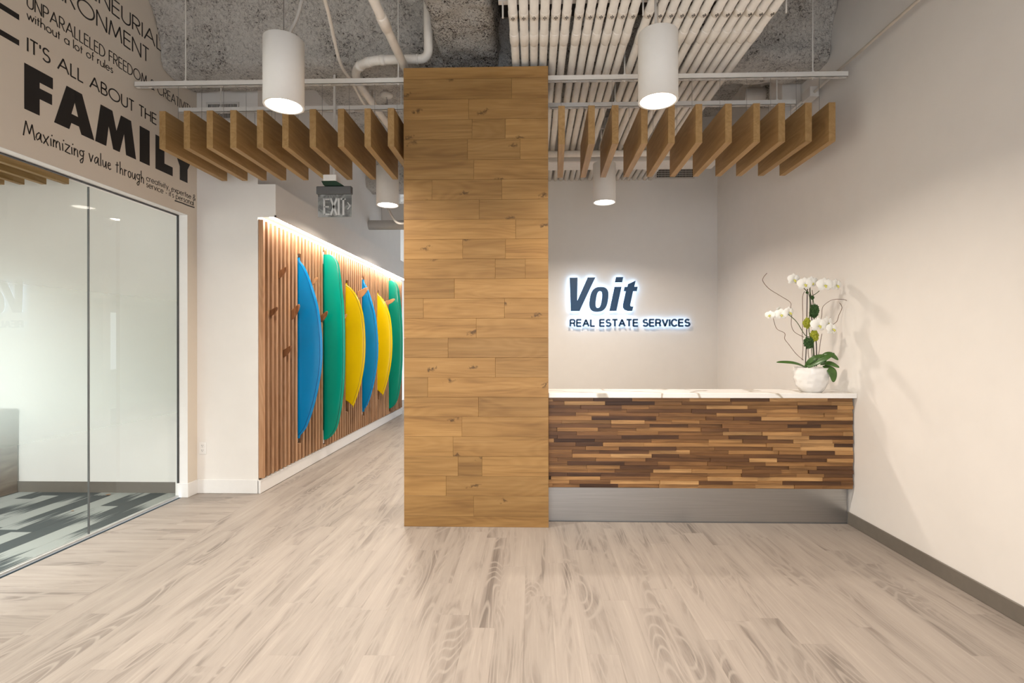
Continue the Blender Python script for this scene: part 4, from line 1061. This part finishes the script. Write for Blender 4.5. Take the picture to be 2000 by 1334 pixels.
leaf([op(625,930,-.03),op(660,920,-.08),op(700,935,-.10),op(742,955,-.10)], .022, up=(0,-.9,.6))
leaf([op(640,940,-.06),op(660,975,-.115),op(675,1020,-.125),op(685,1078,-.115)], .036, up=(.1,-1,.1))
def stick(pts, r, mat, name):
    MB().tube(spline(pts, 5), r, 7).build(name, mat, orc, smooth=True)
stick([op(520,955,.01),op(530,700,.01),op(535,400,.01),op(538,280,.01)], .0038, M['stake'], 'stake')
stick([op(605,955,.02),op(585,600,.02),op(570,400,.02),op(564,245,.02)], .0042, M['stake'], 'stake')
stick([op(610,950,0),op(608,760,0),op(596,690,0),op(590,560,0)], .0042, M['stake'], 'stake')
stick([op(580,950),op(575,800,-.01),op(540,650,-.01),op(548,420,-.01),op(538,330,-.01),op(487,272,-.015)], .003, M['stem_green'], 'flower_stem')
stick([op(590,950,.01),op(580,800,.02),op(598,600,.02),op(590,400,.01),op(560,330),op(545,262,-.01)], .003, M['stem_green'], 'flower_stem')
stick([op(560,700,.0),op(500,680,-.02),op(420,570,-.04),op(345,508,-.05),op(300,485,-.05)], .003, M['stem_green'], 'flower_stem')
stick([op(572,345,.0),op(600,325,-.01),op(622,303,-.02)], .003, M['stem_green'], 'flower_stem')
for P in ([(515,900),(460,845),(400,765),(355,715),(345,665),(275,625),(252,535)], [(510,700),(440,655),(412,590),(408,510),(390,450),(385,400),(320,350),(300,330),(220,275),(165,215),(158,185),(185,146)],
          [(497,900),(515,760),(508,690),(505,530),(492,390),(495,335),(515,305)], [(640,555),(662,520),(672,440),(720,390),(760,375),(830,378),(870,390),(880,380),(875,402)],
          [(742,600),(800,565),(820,510),(835,455),(820,425),(803,405)], [(620,955),(655,830),(668,740),(672,670)], [(560,950),(548,860),(545,800)], [(578,420),(596,350),(588,290)]):
    dy = random.uniform(-.03,.03); MB().tube(spline([op(x_, y_, dy+.02*math.sin(i)) for i, (x_, y_) in enumerate(P)], 6), .0022, 6).build('twig', M['twig'], orc, smooth=True)
def moss(x, y, a, b, mat, dy):
    c = Vector(op(x, y, dy)); bm = bmesh.new(); bmesh.ops.create_icosphere(bm, subdivisions=4, radius=1)
    V = []
    for v in bm.verts:
        q = v.co.copy(); s = 1+.35*noise.noise(q*2.2+c*9)+.42*noise.noise(q*5+c*5)+.28*noise.noise(q*11)
        V.append((c.x+q.x*a*s, c.y+q.y*a*.8*s, c.z+q.z*b*s))
    bm.verts.index_update(); F = [[v.index for v in f.verts] for f in bm.faces]; bm.free()
    MB().add(V, F).build('moss_clump', mat, orc)
moss(590,478,.033,.052,M['moss'],0); moss(575,360,.012,.016,M['moss'],0); moss(530,315,.010,.010,M['moss'],0); moss(612,548,.008,.010,M['moss'],0)
moss(526,578,.030,.040,M['moss_lime'],-.01); moss(586,690,.031,.042,M['moss_lime'],-.01); moss(540,748,.036,.042,M['moss'],-.01)
def flower(x, y, dy, r, yaw, pitch, roll=0):
    c = Vector(op(x, y, dy))
    from mathutils import Euler
    R = Euler((pitch, roll, yaw)).to_matrix(); V = []; F = []
    # frame: petals in the XZ plane, face towards -Y
    def petal(ang, L, w, y0):
        base = len(V); n = 8
        for i in range(n+1):
            t_ = i/n; ww = w*math.sin(math.pi*min(1,.08+.92*t_))**.55 if t_ < .99 else w*.15
            for s in (-1,-.5,0,.5,1):
                px_ = s*ww; pz_ = .004+L*t_; py_ = y0-.10*r*math.sin(math.pi*t_)+.18*r*t_*t_+.10*r*s*s
                ca, sa = math.cos(ang), math.sin(ang)
                V.append((px_*ca+pz_*sa, py_, -px_*sa+pz_*ca))
        for i in range(n):
            for j in range(4): a = base+i*5+j; F.append((a, a+1, a+6, a+5))
    petal(0, r*.95, r*.42, .004); petal(math.radians(128), r*.9, r*.38, .005); petal(math.radians(-128), r*.9, r*.38, .005)
    petal(math.radians(72), r*1.08, r*.62, 0); petal(math.radians(-72), r*1.08, r*.62, 0)
    fo = MB().add([c+R @ Vector(v) for v in V], F).build('flower', M['petal'], orc, smooth=True)
    L = []; LF = []
    lp = MB().tube([c+R @ Vector(p) for p in ((0,.002,0),(0,-.012,-.008),(0,-.018,-r*.32),(0,-.010,-r*.42))], [.003,.008,.007,.002], 8)
    lp.tube([c+R @ Vector(p) for p in ((-r*.24,-.008,-r*.08),(-.004,-.012,-r*.10),(r*.24,-.008,-r*.08))], [.002,.006,.002], 6)
    lp.build('lip', M['lip'], fo, smooth=True)
for f in ((410,205,-.02,.050,.2,.15),(487,248,-.05,.056,-.1,.1),(572,228,0,.050,.1,.2),(655,255,-.05,.060,-.1,.05),(715,245,-.01,.048,.5,.1),(765,255,-.03,.052,.35,.1),
          (188,512,-.05,.036,-.7,.0),(270,508,-.08,.048,-.2,.05),(355,488,-.05,.046,.4,.1),(268,468,-.04,.028,.6,.5),
          (582,600,-.09,.062,.05,.05),(685,582,-.05,.058,.5,.0),(700,632,-.08,.052,.35,-.1)):
    flower(*f)
